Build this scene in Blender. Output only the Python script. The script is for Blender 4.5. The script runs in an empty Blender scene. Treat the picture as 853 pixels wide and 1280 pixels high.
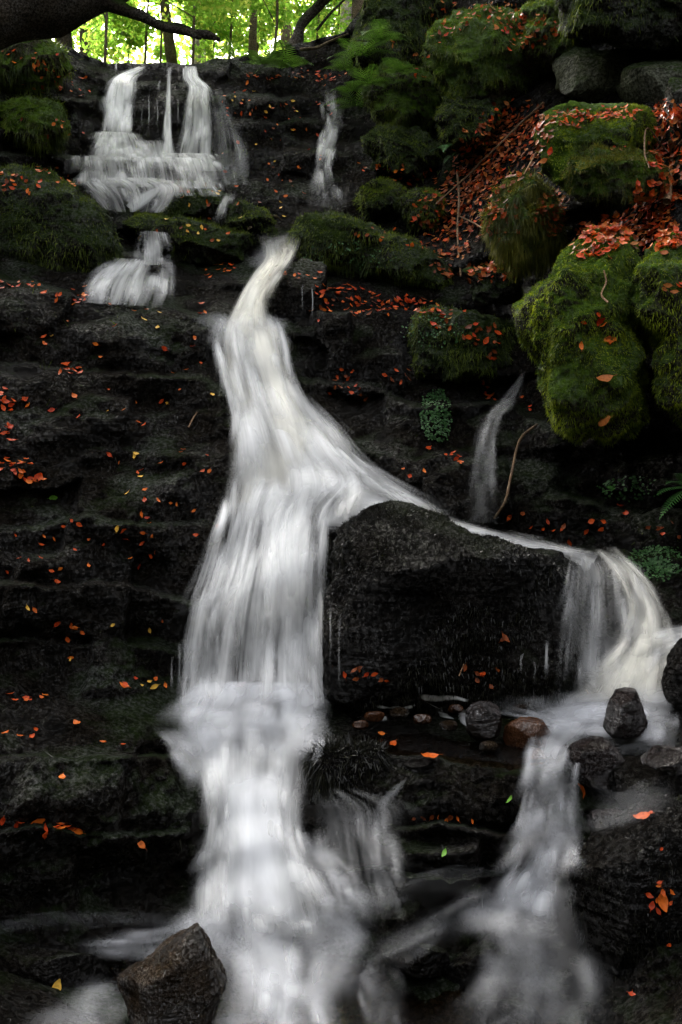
import bpy, math, random
import numpy as np
from mathutils import Vector, Matrix
from mathutils.bvhtree import BVHTree

random.seed(7); rng = np.random.default_rng(7)
sc = bpy.context.scene
col = bpy.context.scene.collection
R = math.radians

# ------------------------------------------------------------------ camera
F = 1300.0; PITCH = R(4.0); CAM = np.array([0.0, 0.0, 2.4])
FW = np.array([0, math.cos(PITCH), -math.sin(PITCH)])
UP = np.array([0, math.sin(PITCH), math.cos(PITCH)])
RT = np.array([1.0, 0, 0])
cd = bpy.data.cameras.new('camera'); cam = bpy.data.objects.new('camera', cd); col.objects.link(cam)
cam.location = CAM; cam.rotation_euler = (R(90) - PITCH, 0, 0)
cd.sensor_fit = 'VERTICAL'; cd.sensor_height = 24; cd.lens = 24 * F / 1280; cd.clip_end = 2000; cd.clip_start = 0.05
sc.camera = cam

def P(px, py, D):
    px = np.asarray(px, float); py = np.asarray(py, float); D = np.asarray(D, float)
    d = FW + ((px - 426.5) / F)[..., None] * RT + ((640 - py) / F)[..., None] * UP
    return CAM + D[..., None] * d

# ------------------------------------------------------------------ numpy noise
_perm = rng.permutation(256); _perm = np.concatenate([_perm, _perm, _perm])
_g = rng.normal(size=(256, 3)); _g /= np.linalg.norm(_g, axis=1)[:, None]
def pnoise(p):
    p = np.asarray(p, float); i = np.floor(p).astype(int); f = p - i; i &= 255
    u = f * f * f * (f * (f * 6 - 15) + 10)
    def gr(a, b, c):
        h = _perm[_perm[_perm[(i[..., 0] + a) & 255] + ((i[..., 1] + b) & 255)] + ((i[..., 2] + c) & 255)]
        return (_g[h] * (f - np.array([a, b, c]))).sum(-1)
    x0 = gr(0,0,0)*(1-u[...,0]) + gr(1,0,0)*u[...,0]; x1 = gr(0,1,0)*(1-u[...,0]) + gr(1,1,0)*u[...,0]
    x2 = gr(0,0,1)*(1-u[...,0]) + gr(1,0,1)*u[...,0]; x3 = gr(0,1,1)*(1-u[...,0]) + gr(1,1,1)*u[...,0]
    y0 = x0*(1-u[...,1]) + x1*u[...,1]; y1 = x2*(1-u[...,1]) + x3*u[...,1]
    return (y0*(1-u[...,2]) + y1*u[...,2]) * 1.6
def fbm(p, o=4, gain=.5):
    p = np.asarray(p, float); s = 0; a = 1
    for k in range(o):
        s = s + a * pnoise(p * 2**k + 17.3 * k); a *= gain
    return s
def sstep(a, b, x): t = np.clip((x - a) / (b - a), 0, 1); return t * t * (3 - 2 * t)

# ------------------------------------------------------------------ materials
def newmat(name):
    m = bpy.data.materials.new(name); m.use_nodes = True; m.node_tree.nodes.clear()
    return m, m.node_tree.nodes, m.node_tree.links
def N(ns, t, **kw):
    n = ns.new(t)
    for k, v in kw.items():
        if k.startswith('i_'): n.inputs[k[2:].replace('_', ' ')].default_value = v
        else: setattr(n, k, v)
    return n
def ramp(ns, stops):
    r = ns.new('ShaderNodeValToRGB'); e = r.color_ramp.elements
    while len(e) < len(stops): e.new(.5)
    for a, (p, c) in zip(e, stops): a.position = p; a.color = (*c, 1) if len(c) == 3 else c
    return r

def rock_mat(name, dark, light, moss=None, moss_amt=.5, rough=(.28, .6), bump=.5, scale=1.0, up=.35, spec=.22, moss2=None, grain=.55):
    """wet stratified stone; moss grows where a patchy noise and the upward facing of the surface allow it"""
    m, ns, L = newmat(name)
    out = N(ns, 'ShaderNodeOutputMaterial'); b = N(ns, 'ShaderNodeBsdfPrincipled')
    b.inputs['Specular IOR Level'].default_value = 0.0
    geo = N(ns, 'ShaderNodeNewGeometry')
    mp = N(ns, 'ShaderNodeMapping'); L.new(geo.outputs['Position'], mp.inputs['Vector']); mp.inputs['Scale'].default_value = (1, 1, 1)
    n1 = N(ns, 'ShaderNodeTexNoise', i_Scale=3.5 * scale, i_Detail=8.0, i_Roughness=.65); L.new(mp.outputs[0], n1.inputs['Vector'])
    c1 = ramp(ns, [(.3, dark), (.7, light)]); L.new(n1.outputs['Fac'], c1.inputs[0])
    # thin bedding lines
    mz = N(ns, 'ShaderNodeMapping'); mz.inputs['Scale'].default_value = (1.2, 1.2, 16); L.new(geo.outputs['Position'], mz.inputs['Vector'])
    n2 = N(ns, 'ShaderNodeTexNoise', i_Scale=1.6 * scale, i_Detail=5.0); L.new(mz.outputs[0], n2.inputs['Vector'])
    # vertical dribble fibres
    mv = N(ns, 'ShaderNodeMapping'); mv.inputs['Scale'].default_value = (50, 50, 12); L.new(geo.outputs['Position'], mv.inputs['Vector'])
    n3 = N(ns, 'ShaderNodeTexNoise', i_Scale=1.0 * scale, i_Detail=4.0, i_Roughness=.7); L.new(mv.outputs[0], n3.inputs['Vector'])
    n4 = N(ns, 'ShaderNodeTexNoise', i_Scale=38 * scale, i_Detail=5.0, i_Roughness=.7); L.new(geo.outputs['Position'], n4.inputs['Vector'])
    def mth(op, a, bb):
        q = N(ns, 'ShaderNodeMath', operation=op)
        for i, v in enumerate((a, bb)):
            if isinstance(v, (int, float)): q.inputs[i].default_value = v
            else: L.new(v, q.inputs[i])
        return q.outputs[0]
    h = mth('ADD', mth('MULTIPLY', n2.outputs['Fac'], .9), mth('ADD', mth('MULTIPLY', n3.outputs['Fac'], .9), mth('MULTIPLY', n4.outputs['Fac'], .5)))
    h = mth('ADD', h, mth('MULTIPLY', n1.outputs['Fac'], 1.5))
    bp = N(ns, 'ShaderNodeBump', i_Strength=bump, i_Distance=.05); L.new(h, bp.inputs['Height']); L.new(bp.outputs[0], b.inputs['Normal'])
    rr = N(ns, 'ShaderNodeMapRange'); rr.inputs[1].default_value = .35; rr.inputs[2].default_value = .65
    rr.inputs[3].default_value = rough[0]; rr.inputs[4].default_value = rough[1]
    L.new(n1.outputs['Fac'], rr.inputs[0])
    # fine grain: dark and light specks multiplied into the colour
    sp = ramp(ns, [(.36, (.12, .12, .12)), (.62, (2.3, 2.2, 2.0))]); sp.color_ramp.interpolation = 'EASE'; L.new(n4.outputs['Fac'], sp.inputs[0])
    ms = N(ns, 'ShaderNodeMix', data_type='RGBA', blend_type='MULTIPLY'); ms.inputs['Factor'].default_value = grain; L.new(c1.outputs[0], ms.inputs['A']); L.new(sp.outputs[0], ms.inputs['B'])
    colr = ms.outputs['Result']; rough_o = rr.outputs[0]
    if moss:
        sx = N(ns, 'ShaderNodeSeparateXYZ'); L.new(geo.outputs['Normal'], sx.inputs[0])
        n5 = N(ns, 'ShaderNodeTexNoise', i_Scale=1.3 * scale, i_Detail=6.0, i_Roughness=.6); L.new(geo.outputs['Position'], n5.inputs['Vector'])
        s = mth('ADD', mth('MULTIPLY', sx.outputs[2], up), mth('MULTIPLY', n5.outputs['Fac'], 1.6))
        k = N(ns, 'ShaderNodeMapRange', clamp=True); L.new(s, k.inputs[0])
        k.inputs[1].default_value = 1.45 - moss_amt; k.inputs[2].default_value = 1.65 - moss_amt
        n6 = N(ns, 'ShaderNodeTexNoise', i_Scale=9 * scale, i_Detail=6.0, i_Roughness=.7); L.new(geo.outputs['Position'], n6.inputs['Vector'])
        c2 = ramp(ns, [(.3, moss), (.72, moss2 or tuple(x * 2.2 for x in moss))]); L.new(n6.outputs['Fac'], c2.inputs[0])
        mx = N(ns, 'ShaderNodeMix', data_type='RGBA'); L.new(k.outputs[0], mx.inputs['Factor']); L.new(colr, mx.inputs['A']); L.new(c2.outputs[0], mx.inputs['B'])
        colr = mx.outputs['Result']
        rm = mth('ADD', rough_o, mth('MULTIPLY', k.outputs[0], .4)); rough_o = rm
    L.new(colr, b.inputs['Base Color']); L.new(rough_o, b.inputs['Roughness'])
    # film of water: small constant mirror part, patchy
    gl = N(ns, 'ShaderNodeBsdfGlossy'); L.new(rough_o, gl.inputs['Roughness']); L.new(bp.outputs[0], gl.inputs['Normal'])
    n7 = N(ns, 'ShaderNodeTexNoise', i_Scale=2.2 * scale, i_Detail=3.0); L.new(geo.outputs['Position'], n7.inputs['Vector'])
    wet = N(ns, 'ShaderNodeMapRange'); L.new(n7.outputs['Fac'], wet.inputs[0]); wet.inputs[1].default_value = .35; wet.inputs[2].default_value = .7
    wet.inputs[3].default_value = .05 * spec; wet.inputs[4].default_value = .24 * spec
    wsp = N(ns, 'ShaderNodeMapRange'); L.new(n4.outputs['Fac'], wsp.inputs[0]); wsp.inputs[1].default_value = .45; wsp.inputs[2].default_value = .7; wsp.inputs[3].default_value = .25; wsp.inputs[4].default_value = 2.6
    wf_ = mth('MULTIPLY', wet.outputs[0], wsp.outputs[0])
    mg = N(ns, 'ShaderNodeMixShader'); L.new(wf_, mg.inputs[0]); L.new(b.outputs[0], mg.inputs[1]); L.new(gl.outputs[0], mg.inputs[2]); L.new(mg.outputs[0], out.inputs[0])
    return m

def leafy_mat(name, c1, c2, trans=.4, rough=.6, spec=.3, noise_scale=None, tcol=None):
    m, ns, L = newmat(name)
    out = N(ns, 'ShaderNodeOutputMaterial'); b = N(ns, 'ShaderNodeBsdfPrincipled'); b.inputs['Roughness'].default_value = rough
    b.inputs['Specular IOR Level'].default_value = spec
    geo = N(ns, 'ShaderNodeNewGeometry'); r = ramp(ns, [(0, c1), (1, c2)])
    if noise_scale:
        n = N(ns, 'ShaderNodeTexNoise', i_Scale=noise_scale, i_Detail=4.0); L.new(geo.outputs['Position'], n.inputs['Vector'])
        a = N(ns, 'ShaderNodeMath', operation='ADD'); s = N(ns, 'ShaderNodeMath', operation='MULTIPLY_ADD')
        L.new(n.outputs['Fac'], s.inputs[0]); s.inputs[1].default_value = 2.2; s.inputs[2].default_value = -.85
        q = N(ns, 'ShaderNodeMath', operation='MULTIPLY'); L.new(geo.outputs['Random Per Island'], q.inputs[0]); q.inputs[1].default_value = .5
        L.new(s.outputs[0], a.inputs[0]); L.new(q.outputs[0], a.inputs[1])
        s2 = N(ns, 'ShaderNodeMath', operation='SUBTRACT'); L.new(a.outputs[0], s2.inputs[0]); s2.inputs[1].default_value = .2
        L.new(s2.outputs[0], r.inputs[0])
    else: L.new(geo.outputs['Random Per Island'], r.inputs[0])
    L.new(r.outputs[0], b.inputs['Base Color'])
    if trans > 0:
        t = N(ns, 'ShaderNodeBsdfTranslucent'); mx = N(ns, 'ShaderNodeMixShader'); mx.inputs[0].default_value = trans
        L.new(r.outputs[0], t.inputs[0]); L.new(b.outputs[0], mx.inputs[1]); L.new(t.outputs[0], mx.inputs[2]); L.new(mx.outputs[0], out.inputs[0])
    else: L.new(b.outputs[0], out.inputs[0])
    return m

def water_veil_mat(name, colr=(.94, .94, .94), streak=1.35, fx=26.0, fy=1.1):
    """silky long-exposure water: white scattering sheet whose coverage follows a density attribute and streaks along the flow"""
    m, ns, L = newmat(name)
    out = N(ns, 'ShaderNodeOutputMaterial')
    uv = N(ns, 'ShaderNodeUVMap', uv_map='flow'); at = N(ns, 'ShaderNodeAttribute', attribute_name='cover')
    def noise(sx, sy, det, off):
        mp = N(ns, 'ShaderNodeMapping'); mp.inputs['Scale'].default_value = (sx, sy, 1); mp.inputs['Location'].default_value = (off, off * .7, off * 3)
        L.new(uv.outputs[0], mp.inputs[0]); n = N(ns, 'ShaderNodeTexNoise', i_Scale=1.0, i_Detail=det, i_Roughness=.55, i_Distortion=.25); L.new(mp.outputs[0], n.inputs['Vector']); return n.outputs['Fac']
    a = noise(fx, fy, 4.0, 1.3); b = noise(fx * .25, fy * .6, 3.0, 5.1); c = noise(3.5, 1.8, 3.0, 8.8)
    def mth(op, x, y, z=None, clamp=False):
        q = N(ns, 'ShaderNodeMath', operation=op, use_clamp=clamp)
        for i, v in enumerate((x, y) if z is None else (x, y, z)):
            if isinstance(v, (int, float)): q.inputs[i].default_value = v
            else: L.new(v, q.inputs[i])
        return q.outputs[0]
    s = mth('ADD', mth('MULTIPLY', a, .26), mth('ADD', mth('MULTIPLY', b, .44), mth('MULTIPLY', c, .30)))
    s = mth('SUBTRACT', s, .5)
    d = at.outputs['Fac']
    # contrast strongest at middling density
    k = mth('MULTIPLY', mth('MULTIPLY', d, mth('SUBTRACT', 1.15, d)), 8.5 * streak)
    al = mth('MULTIPLY_ADD', s, k, d, clamp=True)
    df = N(ns, 'ShaderNodeBsdfDiffuse'); df.inputs[0].default_value = (*colr, 1)
    tl = N(ns, 'ShaderNodeBsdfTranslucent'); tl.inputs[0].default_value = (*colr, 1)
    mx = N(ns, 'ShaderNodeMixShader'); mx.inputs[0].default_value = .38; L.new(df.outputs[0], mx.inputs[1]); L.new(tl.outputs[0], mx.inputs[2])
    tr = N(ns, 'ShaderNodeBsdfTransparent'); m2 = N(ns, 'ShaderNodeMixShader'); L.new(al, m2.inputs[0]); L.new(tr.outputs[0], m2.inputs[1]); L.new(mx.outputs[0], m2.inputs[2])
    L.new(m2.outputs[0], out.inputs[0])
    return m

def pool_mat():
    m, ns, L = newmat('dark_stream_water')
    out = N(ns, 'ShaderNodeOutputMaterial'); geo = N(ns, 'ShaderNodeNewGeometry')
    tr = N(ns, 'ShaderNodeBsdfTransparent'); tr.inputs[0].default_value = (.55, .36, .22, 1)
    gl = N(ns, 'ShaderNodeBsdfGlossy'); gl.inputs['Roughness'].default_value = .3; gl.inputs[0].default_value = (.5, .5, .5, 1)
    mp = N(ns, 'ShaderNodeMapping'); mp.inputs['Scale'].default_value = (2.2, 3.2, 2); L.new(geo.outputs['Position'], mp.inputs[0])
    n = N(ns, 'ShaderNodeTexNoise', i_Scale=1.6, i_Detail=3.0); L.new(mp.outputs[0], n.inputs['Vector'])
    bp = N(ns, 'ShaderNodeBump', i_Strength=.25, i_Distance=.03); L.new(n.outputs['Fac'], bp.inputs['Height']); L.new(bp.outputs[0], gl.inputs['Normal'])
    fr = N(ns, 'ShaderNodeFresnel'); fr.inputs[0].default_value = 1.33; L.new(bp.outputs[0], fr.inputs['Normal'])
    mx = N(ns, 'ShaderNodeMixShader'); L.new(fr.outputs[0], mx.inputs[0]); L.new(tr.outputs[0], mx.inputs[1]); L.new(gl.outputs[0], mx.inputs[2]); L.new(mx.outputs[0], out.inputs[0])
    return m

M = {}
M['bed'] = rock_mat('wet_black_rock', (.0008, .0007, .0005), (.0080, .0062, .0042), moss=(.0022, .0038, .001), moss_amt=.42, rough=(.10, .34), bump=.85, spec=.22, moss2=(.010, .017, .003))
M['wet'] = rock_mat('wet_black_boulder', (.0010, .0009, .0008), (.0062, .0050, .0038), moss=(.006, .008, .002), moss_amt=.35, rough=(.10, .34), bump=.85, spec=.2, moss2=(.009, .012, .003))
M['shiny'] = rock_mat('glistening_dark_stone', (.006, .004, .004), (.022, .014, .012), rough=(.12, .3), bump=.7, scale=1.6, spec=.8)
M['brown'] = rock_mat('wet_brown_stone', (.004, .0028, .0018), (.038, .022, .009), rough=(.12, .35), bump=.8, scale=2.2, spec=.7)
M['russet'] = rock_mat('russet_wet_stone', (.02, .008, .004), (.10, .04, .016), rough=(.12, .35), bump=.4, scale=2, spec=.6)
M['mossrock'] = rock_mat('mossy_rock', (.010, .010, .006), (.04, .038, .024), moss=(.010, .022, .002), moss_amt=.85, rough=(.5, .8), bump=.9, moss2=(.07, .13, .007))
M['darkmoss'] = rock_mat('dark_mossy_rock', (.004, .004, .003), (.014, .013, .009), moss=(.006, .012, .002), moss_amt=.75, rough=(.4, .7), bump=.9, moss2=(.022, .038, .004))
M['lichen'] = rock_mat('grey_lichened_cliff', (.012, .014, .008), (.06, .065, .04), moss=(.008, .018, .003), moss_amt=.55, rough=(.6, .9), bump=.8, moss2=(.03, .05, .006))
M['moss_bright'] = leafy_mat('green_cushion_moss', (.03, .062, .002), (.36, .44, .012), trans=.35, noise_scale=3.2)
M['moss_olive'] = leafy_mat('olive_shaggy_moss', (.03, .04, .003), (.21, .20, .016), trans=.35, noise_scale=4)
M['moss_mid'] = leafy_mat('dark_green_moss', (.014, .030, .002), (.16, .21, .009), trans=.3, noise_scale=3)
M['moss_black'] = leafy_mat('blackish_wet_moss', (.001, .001, .0007), (.017, .017, .008), trans=.1, rough=.35, spec=.4)
M['veil'] = water_veil_mat('white_silky_water')
M['veil_warm'] = water_veil_mat('cream_silky_water', (.95, .93, .86), fx=18)
M['veil_fine'] = water_veil_mat('streaky_silky_water', fx=34, fy=1.6, streak=1.7)
M['veil_soft'] = water_veil_mat('soft_spray_water', (.92, .93, .96), streak=.6, fx=12, fy=2.5)
M['pool'] = pool_mat()
M['foam'] = water_veil_mat('white_foam', streak=1.4, fx=40, fy=40)
M['bark'] = rock_mat('dark_mossy_bark', (.012, .010, .007), (.05, .04, .028), moss=(.012, .022, .004), moss_amt=.55, rough=(.7, .95), bump=1.0, scale=1.4, spec=.2)
M['palebark'] = rock_mat('pale_grey_bark', (.12, .11, .09), (.42, .38, .33), rough=(.7, .95), bump=.6, scale=1.5, spec=.2)
M['midbark'] = rock_mat('brown_bark', (.05, .04, .025), (.16, .12, .08), moss=(.02, .035, .008), moss_amt=.3, rough=(.7, .95), bump=.8, scale=1.5, spec=.2)
M['stick'] = rock_mat('bare_dead_wood', (.16, .085, .045), (.48, .30, .18), rough=(.5, .8), bump=.5, scale=4, spec=.3)
M['twig'] = rock_mat('thin_brown_twig_bark', (.06, .035, .02), (.22, .14, .08), rough=(.5, .8), bump=.4, scale=4, spec=.3)
M['tree_leaf'] = leafy_mat('sunlit_beech_leaves', (.16, .34, .03), (.38, .58, .08), trans=.72, noise_scale=.9)
M['tree_leaf_yellow'] = leafy_mat('yellowing_beech_leaves', (.40, .52, .06), (.66, .64, .16), trans=.72, noise_scale=.9)
M['fern'] = leafy_mat('fern_green', (.035, .085, .008), (.085, .17, .02), trans=.45)
M['fern_dark'] = leafy_mat('shaded_fern_green', (.03, .10, .02), (.06, .17, .04), trans=.4)
M['fern_under'] = leafy_mat('fresh_fern_green', (.08, .24, .06), (.16, .40, .10), trans=.4)
M['herb'] = leafy_mat('small_green_herb', (.02, .065, .018), (.07, .17, .05), trans=.3, rough=.5)
LC = {'red': ((.42, .035, .006), (.72, .10, .014)), 'orange': ((.58, .09, .010), (.80, .19, .02)),
      'brown': ((.13, .028, .007), (.30, .070, .016)), 'salmon': ((.38, .10, .022), (.56, .20, .05)),
      'yellow': ((.80, .42, .05), (.90, .55, .09)), 'green': ((.12, .30, .03), (.18, .42, .05))}
def litter_leaf_mat(name, c):
    m, ns, L = newmat(name); out = N(ns, 'ShaderNodeOutputMaterial'); b = N(ns, 'ShaderNodeBsdfPrincipled')
    oi = N(ns, 'ShaderNodeObjectInfo'); g = N(ns, 'ShaderNodeNewGeometry')
    ad = N(ns, 'ShaderNodeMath', operation='ADD'); L.new(oi.outputs['Random'], ad.inputs[0]); L.new(g.outputs['Random Per Island'], ad.inputs[1])
    fr = N(ns, 'ShaderNodeMath', operation='FRACT'); L.new(ad.outputs[0], fr.inputs[0])
    n = N(ns, 'ShaderNodeTexNoise', i_Scale=60.0, i_Detail=3.0); L.new(g.outputs['Position'], n.inputs['Vector'])
    r = ramp(ns, [(0, c[0]), (1, c[1])]); L.new(fr.outputs[0], r.inputs[0])
    k = ramp(ns, [(.3, (.45, .4, .4)), (.55, (1, 1, 1))]); L.new(n.outputs['Fac'], k.inputs[0])
    mx = N(ns, 'ShaderNodeMix', data_type='RGBA', blend_type='MULTIPLY'); mx.inputs['Factor'].default_value = .7
    L.new(r.outputs[0], mx.inputs['A']); L.new(k.outputs[0], mx.inputs['B']); L.new(mx.outputs['Result'], b.inputs['Base Color'])
    b.inputs['Roughness'].default_value = .42; b.inputs['Specular IOR Level'].default_value = .18
    t = N(ns, 'ShaderNodeBsdfTranslucent'); L.new(mx.outputs['Result'], t.inputs[0]); ms = N(ns, 'ShaderNodeMixShader'); ms.inputs[0].default_value = .2
    L.new(b.outputs[0], ms.inputs[1]); L.new(t.outputs[0], ms.inputs[2]); L.new(ms.outputs[0], out.inputs[0]); return m
for k_, v_ in LC.items(): M['leaf_' + k_] = litter_leaf_mat(k_ + '_fallen_leaf', v_)

# ------------------------------------------------------------------ mesh helpers
def mesh_from(name, V, Fc, mats, smooth=True, midx=None):
    V = np.asarray(V, np.float32).reshape(-1, 3); me = bpy.data.meshes.new(name)
    if isinstance(Fc, np.ndarray):
        n, k = Fc.shape
        me.vertices.add(len(V)); me.vertices.foreach_set('co', V.ravel())
        me.loops.add(n * k); me.loops.foreach_set('vertex_index', Fc.astype(np.int32).ravel())
        me.polygons.add(n); me.polygons.foreach_set('loop_start', np.arange(0, n * k, k, dtype=np.int32)); me.polygons.foreach_set('loop_total', np.full(n, k, np.int32))
        me.update(calc_edges=True); me.validate()
    else: me.from_pydata([tuple(map(float, v)) for v in V], [], Fc); me.update()
    for m in (mats if isinstance(mats, (list, tuple)) else [mats]): me.materials.append(m)
    if midx is not None: me.polygons.foreach_set('material_index', np.asarray(midx, np.int32))
    me.polygons.foreach_set('use_smooth', np.full(len(me.polygons), smooth)); return me
def link(name, me, parent=None, loc=None):
    o = bpy.data.objects.new(name, me); col.objects.link(o)
    if loc is not None: o.location = loc
    if parent: o.parent = parent
    return o
def tag(o, label=None, cat=None, group=None, kind=None):
    if label: o['label'] = label
    if cat: o['category'] = cat
    if group: o['group'] = group
    if kind: o['kind'] = kind
    return o
def empty(name, loc, label, cat, group=None):
    o = bpy.data.objects.new(name, None); col.objects.link(o); o.location = tuple(map(float, loc)); o.empty_display_size = .1
    return tag(o, label, cat, group)
def recenter(V, base): return np.asarray(V) - np.asarray(base)
def grid_faces(nr, nc):
    i = np.arange(nr - 1)[:, None] * nc + np.arange(nc - 1)[None]; i = i.ravel()
    return np.stack([i, i + 1, i + nc + 1, i + nc], 1)

# ------------------------------------------------------------------ the rock bed
CP = """
-300 1500 2.6|0 1500 3.2|426 1500 3.4|853 1500 3.1|1150 1500 2.3|-300 1280 3.1|0 1280 4.1|200 1280 4.35|426 1280 4.5|640 1280 4.4|853 1280 3.9|1150 1280 2.7
-300 1150 3.6|0 1150 4.9|150 1145 5.2|300 1100 5.5|426 1150 5.25|560 1190 4.95|700 1150 5.1|853 1150 4.5|1150 1150 3.2
-300 955 3.9|0 955 5.15|150 955 5.45|240 955 5.75|320 950 6.0|430 950 5.7|560 960 5.65|700 960 5.55|853 960 5.4|1150 960 4
-300 860 4.8|0 860 6.0|120 865 6.4|240 865 6.6|320 865 6.5|430 880 6.6|560 880 6.6|700 885 6.4|853 880 5.9|1150 880 4.5
-300 745 4.9|0 745 6.3|120 745 6.65|230 760 6.8|320 740 6.9|430 740 7.1|560 740 7.2|700 740 7.1|800 760 6.7|900 760 6.5|1150 740 4.9
-300 650 5.4|0 650 6.9|150 650 7.2|270 655 7.3|340 650 7.35|450 635 7.5|560 650 7.6|700 670 7.6|853 660 7.3|1150 650 5.4
-300 560 5.8|0 560 7.4|150 565 7.7|270 565 7.85|400 570 7.9|500 560 8.2|620 560 8.3|700 560 8.1|853 560 7.7|1150 560 5.6
-300 460 6.3|0 460 8.1|150 465 8.4|270 470 8.6|340 460 8.8|440 480 9.0|560 480 9.1|650 470 9.0|760 450 8.3|900 450 7.6|1150 450 5.8
-300 370 6.9|0 370 8.8|150 385 9.1|270 400 9.4|340 400 9.6|400 380 9.5|500 380 9.7|600 380 9.8|650 380 9.6|760 350 8.6|900 330 7.6|1150 330 6
-300 280 7.8|0 300 10.0|150 330 10.4|250 335 10.8|340 320 10.9|430 290 11.2|560 290 10.9|620 280 10.2|700 260 9.3|800 270 8.4|900 260 7.7|1150 250 6.3
-300 180 9|0 200 11|100 200 11.8|190 260 11.7|190 200 12.2|290 230 12.0|400 230 12.2|500 220 11.9|600 180 11.3|700 150 10.2|853 140 9.0|1150 130 7
-300 60 10|0 90 11.8|100 120 12.6|190 110 13.1|250 100 13.2|330 120 13.1|420 120 13.3|500 110 12.8|600 90 11.9|720 70 10.8|853 60 9.9|1150 0 7.8
-300 0 11|0 40 12.3|120 80 13.3|200 78 13.5|270 72 13.7|380 52 14|450 20 14|520 0 13.6|600 -60 12.8|853 -60 10.8|853 -250 11.5|500 -200 14|1150 -250 9
"""
cp = np.array([[float(v) for v in t.split()] for l in CP.strip().splitlines() for t in l.split('|')])
xy = cp[:, :2] / 400.0
def tpsk(r2): return np.where(r2 > 1e-12, .5 * r2 * np.log(np.maximum(r2, 1e-12)), 0)
nC = len(cp); K = tpsk(((xy[:, None] - xy[None]) ** 2).sum(-1)) + np.eye(nC) * .004
Pm = np.c_[np.ones(nC), xy]; A = np.block([[K, Pm], [Pm.T, np.zeros((3, 3))]])
W = np.linalg.solve(A, np.r_[cp[:, 2], 0, 0, 0])
def Dbase(px, py):
    px = np.asarray(px, float).ravel(); py = np.asarray(py, float).ravel(); out = np.empty(len(px))
    for s in range(0, len(px), 20000):
        q = np.c_[px[s:s+20000], py[s:s+20000]] / 400.0
        out[s:s+20000] = tpsk(((q[:, None] - xy[None]) ** 2).sum(-1)) @ W[:nC] + np.c_[np.ones(len(q)), q] @ W[nC:]
    return out
# ledges: lip polyline in the view, depth of the tread, reach of its influence
LEDGES = [
 ([(-260,345),(0,350),(120,370),(200,382),(262,402)], .55, 45), ([(-260,470),(0,455),(120,465),(200,470),(290,478)], .34, 34),
 ([(-260,540),(60,588),(110,562),(290,568)], .12, 34), ([(-260,640),(40,662),(110,640),(150,655),(290,655)], .18, 40),
 ([(-260,520),(0,515),(100,520),(280,515)], .08, 16), ([(-260,700),(60,735),(110,727),(180,735),(250,757)], .4, 40),
 ([(-260,800),(0,800),(120,805)], .18, 18),
 ([(-260,950),(0,948),(100,946),(230,945),(258,985)], .35, 30), ([(-260,1040),(0,1040),(60,1032),(120,1045),(230,1040)], .16, 18),
 ([(335,335),(400,345)], .35, 25), ([(395,388),(500,388),(560,392),(640,405)], .6, 40), ([(370,475),(450,480),(530,508),(640,500)], .45, 30),
 ([(420,560),(520,575),(600,560)], .22, 24), ([(450,642),(560,655),(640,665),(720,690),(1000,700)], .45, 30),
 ([(600,520),(640,510),(700,540)], .35, 26), ([(700,620),(780,640),(1000,630)], .3, 25),
 ([(375,932),(430,930),(480,945),(520,942),(640,966),(720,955)], .25, 24), ([(470,1035),(560,1030),(665,1048)], .22, 20), ([(400,1090),(470,1085),(560,1100),(620,1090)], .2, 20),
 ([(265,120),(330,118),(400,122),(440,125)], .3, 18), ([(265,155),(330,150),(440,155)], .25, 16), ([(290,188),(350,185),(440,192)], .3, 18),
 ([(290,222),(440,228)], .25, 16), ([(-260,118),(0,112),(130,125)], .3, 22), ([(-260,150),(0,160),(130,172)], .25, 20), ([(-260,190),(0,192),(120,196)], .25, 16),
 ([(115,100),(190,103),(265,106)], .35, 14), ([(110,168),(170,170),(225,192),(268,190)], .35, 15), ([(90,197),(150,196),(275,201)], .32, 14), ([(100,226),(160,224),(280,230)], .3, 14),
 ([(740,1010),(800,1000),(1000,1010)], .2, 20),
]
def ledge_off(px, py):
    off = np.zeros(len(px)); wob = 5 * pnoise(np.c_[px / 28, py * 0 + 3.3, py * 0]) + 2.5 * pnoise(np.c_[px / 9, py * 0 + 8.3, py * 0])
    for pl, s, Rr in LEDGES:
        pl = np.array(pl, float); L = np.interp(px, pl[:, 0], pl[:, 1]) + wob
        m = sstep(pl[0, 0] - 14, pl[0, 0] + 14, px) * (1 - sstep(pl[-1, 0] - 14, pl[-1, 0] + 14, px))
        t = L - py
        f = np.where(t > 0, np.exp(-t / Rr), -np.exp(t / Rr)) * sstep(0, 3.5, np.abs(t))
        off += s * .5 * f * m
    return off
def strata_off(px, py, D):
    z = P(px, py, D)
    zz = z[:, 2] * 2.3 + 1.3 * pnoise(np.c_[z[:, 0] * .45, z[:, 1] * .3, z[:, 2] * .35]) + .35 * pnoise(np.c_[z[:, 0] * 2.2, z[:, 1] * .3, z[:, 2] * 1.5]) - .15 * z[:, 0]
    i = np.floor(zz); f = zz - i
    xx = z[:, 0] * 1.5
    # blocky joints: block id along x for each layer
    def blk(i):
        w = xx + 7.7 * i; j = np.floor(w); g = w - j
        def h(a, b): return (np.sin(a * 127.1 + b * 311.7) * 43758.5453) % 1
        e = sstep(.0, .07, g) ; return h(i, j) * e + h(i, j - 1) * (1 - e)
    a = blk(i); b = blk(i + 1); e = sstep(.82, 1.0, f)
    v = a * (1 - e) + b * e
    joint = np.minimum(np.minimum(f, 1 - f) * 6, 1)
    return (v - .5) * .22 + (1 - joint) * .03
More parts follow.
